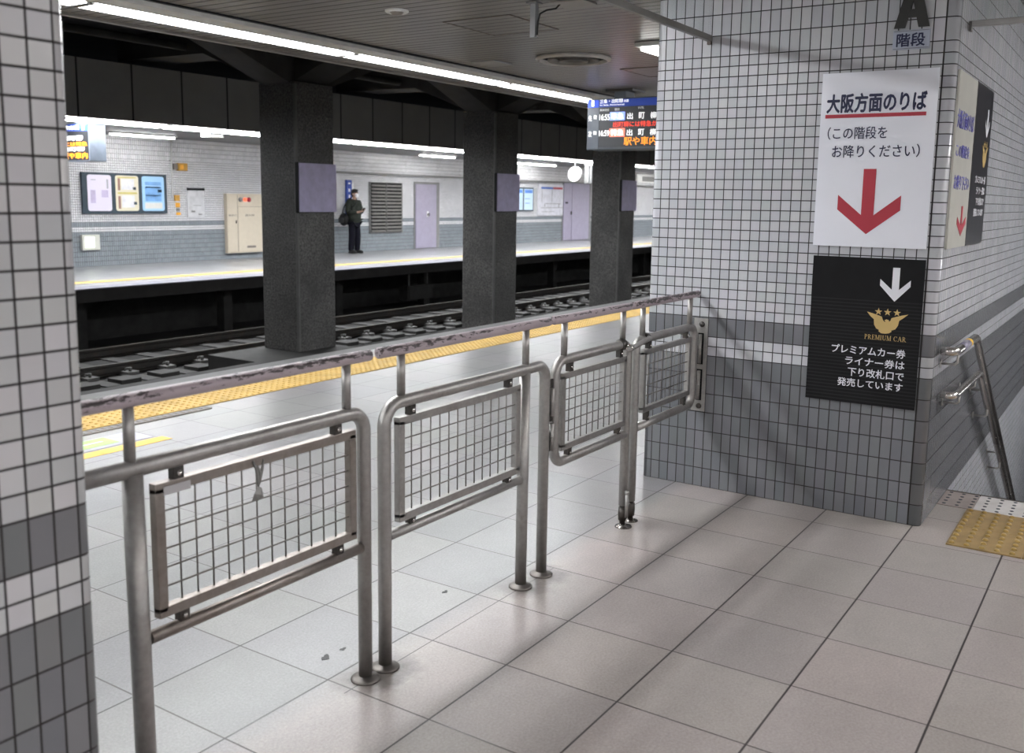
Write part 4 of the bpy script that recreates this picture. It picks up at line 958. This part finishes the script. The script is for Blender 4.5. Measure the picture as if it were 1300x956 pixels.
# stair-side signs
SR = (1, 0, 0)
t, T, Pg, B_ = sign((4.715, YC, 2.082), SR, .512, .79, .010, CREAM, 'direction_sign', 'cream sign with a red arrow on the stair side of the tiled wall', 'sign')
T('大阪方面のりば', BLUELET, .03, .92, .21, .315, .02); T('この階段を', BLUELET, .08, .80, .40, .475, .012); T('お降り下さい', BLUELET, .10, .92, .575, .66, .012)
Pg(arrow(.42, .90, .62, .70, .755, .87, .82, .86, .935), RED, 'arrow')
t, T, Pg, B_ = sign((5.238, YC, 2.085), SR, .545, .793, .010, GREYBK, 'premium_car_sign', 'black sign with white text round the corner, right of the cream sign', 'sign')
Pg(arrow(.60, .86, .70, .76, .13, .26, .20, .235, .31), LETW, 'arrow'); emblem(B_, Vector(SR), .545, .793, t, GOLD)
for s, u0, v0, v1 in (('プレミアムカー券', .25, .56, .61), ('ライナー券は', .36, .63, .68), ('下り改札口で', .38, .70, .75), ('発売しています', .30, .77, .82)): T(s, LETW, u0, .88, v0, v1, .016)
# stair name letters
t = thing('stair_letter', (X0, .97, 2.27), 'large dark capital letter A fixed high on the tiled wall', 'letter')
Al = MB()     # slab capital A: two legs, a blunt apex and a crossbar
for pts, dp in (([(0, 0), (.046, 0), (.096, .20), (.052, .20)], .012), ([(.148, 0), (.102, 0), (.052, .20), (.096, .20)], .0115), ([(.030, .042), (.118, .042), (.110, .078), (.038, .078)], .011)):
    Al.prism(pts, (X0 - .001, 1.043, 2.266), FR, UZ, dp)
Al.build('letter', LETDK, t)
t, T, Pg, B_ = sign((X0, 1.045, 2.256), FR, .155, .084, .008, plain('name_plate', (.42, .46, .56), .3), 'stair_name_plate', 'small pale plate with two navy characters under the letter A', 'sign')
T('階段', NAVY, .10, .88, .16, .86, .022)
Pg([(0.02, .04), (.98, .04), (.98, .07), (.02, .07)], GREYP, 'border'); Pg([(0.02, .93), (.98, .93), (.98, .96), (.02, .96)], GREYP, 'border')

# ------------------------------------------------------------------ stair handrail
YR = .70
t = thing('stair_handrail', (5.0, YR, .6), 'double-bar steel handrail going down the stairs on the right', 'handrail')
SL = math.tan(math.radians(30))
def rail_run(z, xs, xe, r, name, mat):
    k = 8.9
    pts = [(xs, YC - .012, z)] + bend((xs, YC, z), (xs, YR, z), (xs + 1, YR, z), .035, 6) + [(xe - .05, YR, z), (xe, YR, z - .012), (xe + .05, YR, z - .012 - .05 * SL)] + [(k, YR, z - .012 - (k - xe) * SL)]
    return MB().tube(pts, r, 18).build(name, mat, t)
rail_run(.820, 4.78, 5.42, .0205, 'upper_bar', CHROME)
rail_run(.600, 4.86, 5.66, .0175, 'lower_bar', CHROME)
MB().tube([(5.12, YR, .820), (5.165, YR, .820)], .0212, 18).build('yellow_tape', plain('yellow_tape', (.75, .46, .03), .4), t)
MB().tube([(4.93, YR, .820), (5.118, YR, .820)], .0211, 18).build('braille_label', plain('grey_lilac_tape', (.22, .21, .28), .35), t)
def brk(x, z, d=.06): 
    m_ = MB().tube([(x, YR, z - .016), (x, YR, z - d)] + [(x, YR + .012, z - d - .010), (x, YC - .004, z - d - .010)], .006, 10)
    m_.lathe((x, YC - .0008, z - d - .010), [(.022, 0), (.020, -.004), (.0, -.005)], 'Y', 14); m_.build('wall_bracket', STEEL, t)
brk(4.86, .820); brk(5.0, .600, .05); brk(5.5, .60, .05)
for x in (5.9, 6.9, 7.9): brk(x, .820 - .012 - (x - 5.42) * SL); 
for x in (6.1, 7.0, 7.9): brk(x, .600 - .012 - (x - 5.66) * SL, .05)

# ------------------------------------------------------------------ person on the far platform
def skin_mesh(name, nodes, edges, mat, parent, levels=2, sub=None):
    """nodes: {key: (x, y, z, rx, ry)} local coordinates"""
    me = bpy.data.meshes.new(name); keys = list(nodes); idx = {k: i for i, k in enumerate(keys)}
    me.from_pydata([nodes[k][:3] for k in keys], [(idx[a], idx[b]) for a, b in edges], [])
    ob = bpy.data.objects.new(name, me); C.objects.link(ob)
    md = ob.modifiers.new('skin', 'SKIN'); md.use_smooth_shade = True
    for i, k in enumerate(keys):
        sv = me.skin_vertices[0].data[i]; sv.radius = (nodes[k][3], nodes[k][4]); sv.use_root = (i == 0)
    ss = ob.modifiers.new('sub', 'SUBSURF'); ss.levels = levels; ss.render_levels = levels
    dg = bpy.context.evaluated_depsgraph_get(); dg.update()
    me2 = bpy.data.meshes.new_from_object(ob.evaluated_get(dg)); me2.name = name
    C.objects.unlink(ob); bpy.data.objects.remove(ob)
    me2.materials.clear(); me2.materials.append(mat)
    for p in me2.polygons: p.use_smooth = True
    o = bpy.data.objects.new(name, me2); C.objects.link(o)
    if parent: o.parent = parent
    return o
def ellipsoid(mb, c, r, seg=16, rings=10, cut=None):
    vs = []; fs = []
    for i in range(rings + 1):
        th = PI * i / rings
        for k in range(seg):
            ph = 2 * PI * k / seg; vs.append((c[0] + r[0] * math.sin(th) * math.cos(ph), c[1] + r[1] * math.sin(th) * math.sin(ph), c[2] + r[2] * math.cos(th)))
    for i in range(rings):
        for k in range(seg): fs.append((i * seg + k, i * seg + (k + 1) % seg, (i + 1) * seg + (k + 1) % seg, (i + 1) * seg + k))
    mb.add(vs, fs, True); return mb
SKIN = plain('skin', (.52, .33, .25), .5, var=.05); OLIVE = plain('olive_coat', (.024, .028, .023), .85, var=.2, spec=.2)
TROUS = plain('dark_trousers', (.006, .006, .011), .9, spec=.15); HAIR = plain('black_hair', (.008, .007, .007), .5); SHOE = plain('black_shoe', (.012, .012, .012), .4)
MASK = plain('white_mask', (.8, .8, .82), .6, var=.03)
# local frame: person faces -Y; x to the viewer's right
px, py = 19.07, 17.62; PA = -4
t = thing('person', (px, py, 0), 'person in an olive coat and white face mask, standing and looking at a phone', 'person')
t.rotation_euler = (0, 0, math.radians(PA)); t.scale = (.965,) * 3
body = {
 'pel': (0, 0, .93, .15, .11), 'waist': (0, .0, 1.08, .135, .10), 'chest': (0, .01, 1.28, .165, .115), 'neck0': (0, .01, 1.44, .07, .065), 'neck': (0, -.015, 1.50, .052, .052),
 'hipL': (.095, 0, .88, .088, .09), 'kneeL': (.10, -.03, .49, .056, .06), 'ankL': (.10, .01, .10, .038, .042), 'toeL': (.115, -.11, .035, .026, .02),
 'hipR': (-.095, 0, .88, .088, .09), 'kneeR': (-.095, -.01, .49, .056, .06), 'ankR': (-.10, .03, .10, .038, .042), 'toeR': (-.12, -.09, .035, .026, .02),
 'shL': (.17, .01, 1.40, .058, .058), 'elL': (.225, .0, 1.12, .044, .044), 'wrL': (.085, -.25, 1.17, .028, .024), 'paL': (.045, -.31, 1.19, .034, .016),
 'shR': (-.17, .01, 1.40, .058, .058), 'elR': (-.235, -.02, 1.12, .044, .044), 'wrR': (-.06, -.24, 1.13, .028, .024), 'paR': (-.02, -.30, 1.15, .034, .016),
 'jaw': (0, -.055, 1.555, .055, .062), 'head': (0, -.045, 1.635, .076, .088), 'crown': (0, -.03, 1.70, .055, .066)}
be = [('pel', 'waist'), ('waist', 'chest'), ('chest', 'neck0'), ('neck0', 'neck'), ('neck', 'jaw'), ('jaw', 'head'), ('head', 'crown'),
      ('pel', 'hipL'), ('hipL', 'kneeL'), ('kneeL', 'ankL'), ('ankL', 'toeL'), ('pel', 'hipR'), ('hipR', 'kneeR'), ('kneeR', 'ankR'), ('ankR', 'toeR'),
      ('chest', 'shL'), ('shL', 'elL'), ('elL', 'wrL'), ('wrL', 'paL'), ('chest', 'shR'), ('shR', 'elR'), ('elR', 'wrR'), ('wrR', 'paR')]
# fingers and thumbs, curled round the phone
for s, pa, sx in (('L', (.045, -.31, 1.19), -1), ('R', (-.02, -.30, 1.15), 1)):
    for i, ln in enumerate((.030, .036, .034, .026)):
        a, b_ = 'f%s%da' % (s, i), 'f%s%db' % (s, i)
        ox = (i - 1.5) * .016
        body[a] = (pa[0] + ox, pa[1] - .045, pa[2] + .004, .0085, .0085); body[b_] = (pa[0] + ox + sx * .004, pa[1] - .045 - ln * .8, pa[2] + .022, .0075, .0075)
        be += [('pa' + s, a), (a, b_)]
    body['t%sa' % s] = (pa[0] + sx * .036, pa[1] - .005, pa[2] + .016, .0095, .0095); body['t%sb' % s] = (pa[0] + sx * .038, pa[1] - .04, pa[2] + .034, .008, .008)
    be += [('pa' + s, 't%sa' % s), ('t%sa' % s, 't%sb' % s)]
skin_mesh('body', body, be, SKIN, t)
coat = {'c0': (0, .01, 1.10, .205, .17), 'hem': (0, .0, .78, .20, .175), 'mid': (0, 0, .95, .205, .175), 'ch': (0, .02, 1.28, .22, .175), 'top': (0, .02, 1.42, .135, .13), 'col': (0, -.005, 1.485, .075, .075),
        'sL': (.185, .01, 1.38, .10, .10), 'eL': (.245, .0, 1.12, .082, .082), 'wL': (.10, -.225, 1.165, .045, .045), 'sR': (-.185, .01, 1.38, .10, .10), 'eR': (-.255, -.02, 1.12, .082, .082), 'wR': (-.075, -.215, 1.128, .045, .045)}
skin_mesh('coat', coat, [('c0', 'mid'), ('mid', 'hem'), ('c0', 'ch'), ('ch', 'top'), ('top', 'col'), ('ch', 'sL'), ('sL', 'eL'), ('eL', 'wL'), ('ch', 'sR'), ('sR', 'eR'), ('eR', 'wR')], OLIVE, t)
tro = {'p': (0, 0, .88, .155, .12), 'hL': (.09, 0, .80, .098, .10), 'kL': (.10, -.03, .48, .090, .094), 'aL': (.105, .0, .13, .078, .088), 'bL': (.105, .0, .06, .078, .088), 'hR': (-.09, 0, .80, .098, .10), 'kR': (-.095, -.01, .48, .090, .094), 'aR': (-.105, .02, .13, .078, .088), 'bR': (-.105, .02, .06, .078, .088)}
skin_mesh('trousers', tro, [('p', 'hL'), ('hL', 'kL'), ('kL', 'aL'), ('aL', 'bL'), ('p', 'hR'), ('hR', 'kR'), ('kR', 'aR'), ('aR', 'bR')], TROUS, t)
for sx, y0 in ((.105, .0), (-.11, .02)):
    m_ = MB(); ellipsoid(m_, (sx + (.012 if sx > 0 else -.012), y0 - .065, .045), (.056, .155, .055)); m_.bbox(sx - .042, sx + .05, y0 - .19, y0 + .07, .001, .022, .006)
    o = MB.build(m_, 'shoe', SHOE); o.parent = t
hm = MB(); ellipsoid(hm, (0, -.018, 1.675), (.089, .100, .082)); ellipsoid(hm, (0, .015, 1.625), (.084, .078, .085)); ellipsoid(hm, (0, -.095, 1.715), (.065, .045, .03))
o = hm.build('hair', HAIR); o.parent = t
mk = MB(); ellipsoid(mk, (0, -.108, 1.585), (.062, .044, .054)); mk.tube([(-.055, -.09, 1.585), (-.078, -.03, 1.60)], .003, 6); mk.tube([(.055, -.09, 1.585), (.078, -.03, 1.60)], .003, 6)
o = mk.build('face_mask', MASK); o.parent = t
ft = MB(); ellipsoid(ft, (0, -.131, 1.628), (.010, .014, .016), 8, 6)
for sx in (-1, 1): ellipsoid(ft, (sx * .079, -.04, 1.615), (.010, .018, .028), 10, 8)
o = ft.build('nose_and_ears', SKIN); o.parent = t
ey = MB()
for sx in (-1, 1): ellipsoid(ey, (sx * .030, -.122, 1.640), (.012, .007, .006), 8, 6)
o = ey.build('eyes', BLACK); o.parent = t
Rz = Matrix.Rotation(math.radians(PA), 4, 'Z')
def PW(v): return Vector((px, py, 0)) + Rz @ (Vector(v) * .965)
ph = thing('smartphone', PW((.012, -.355, 1.185)), 'dark smartphone held in both hands by the person', 'phone')
ph.rotation_euler = (math.radians(35), 0, math.radians(PA))
o = MB().bbox(-.036, .036, -.005, .005, -.07, .07, .004).build('case', BLACK); o.parent = ph
o = MB().box(-.032, .032, .0052, .0062, -.064, .064).build('screen', emit('phone_screen', (.6, .7, 1), .5)); o.parent = ph
bg = thing('shoulder_bag', PW((-.30, .07, .93)), 'black shoulder bag hanging at the person\'s hip', 'bag')
bg.rotation_euler = (0, 0, math.radians(PA))
m_ = MB(); ellipsoid(m_, (-.02, .0, .0), (.10, .15, .17)); o = m_.build('bag_body', BLACK); o.parent = bg
m_ = MB().bbox(-.125, -.10, -.09, .09, -.09, .04, .01); o = m_.build('pocket', RUBBER); o.parent = bg
m_ = MB().tube([(-.0, -.10, .12), (.05, -.25, .30), (.17, -.27, .42), (.30, -.15, .55), (.33, .0, .60), (.24, .13, .52), (.10, .13, .28), (.0, .08, .12)], .012, 8); o = m_.build('strap', BLACK); o.parent = bg
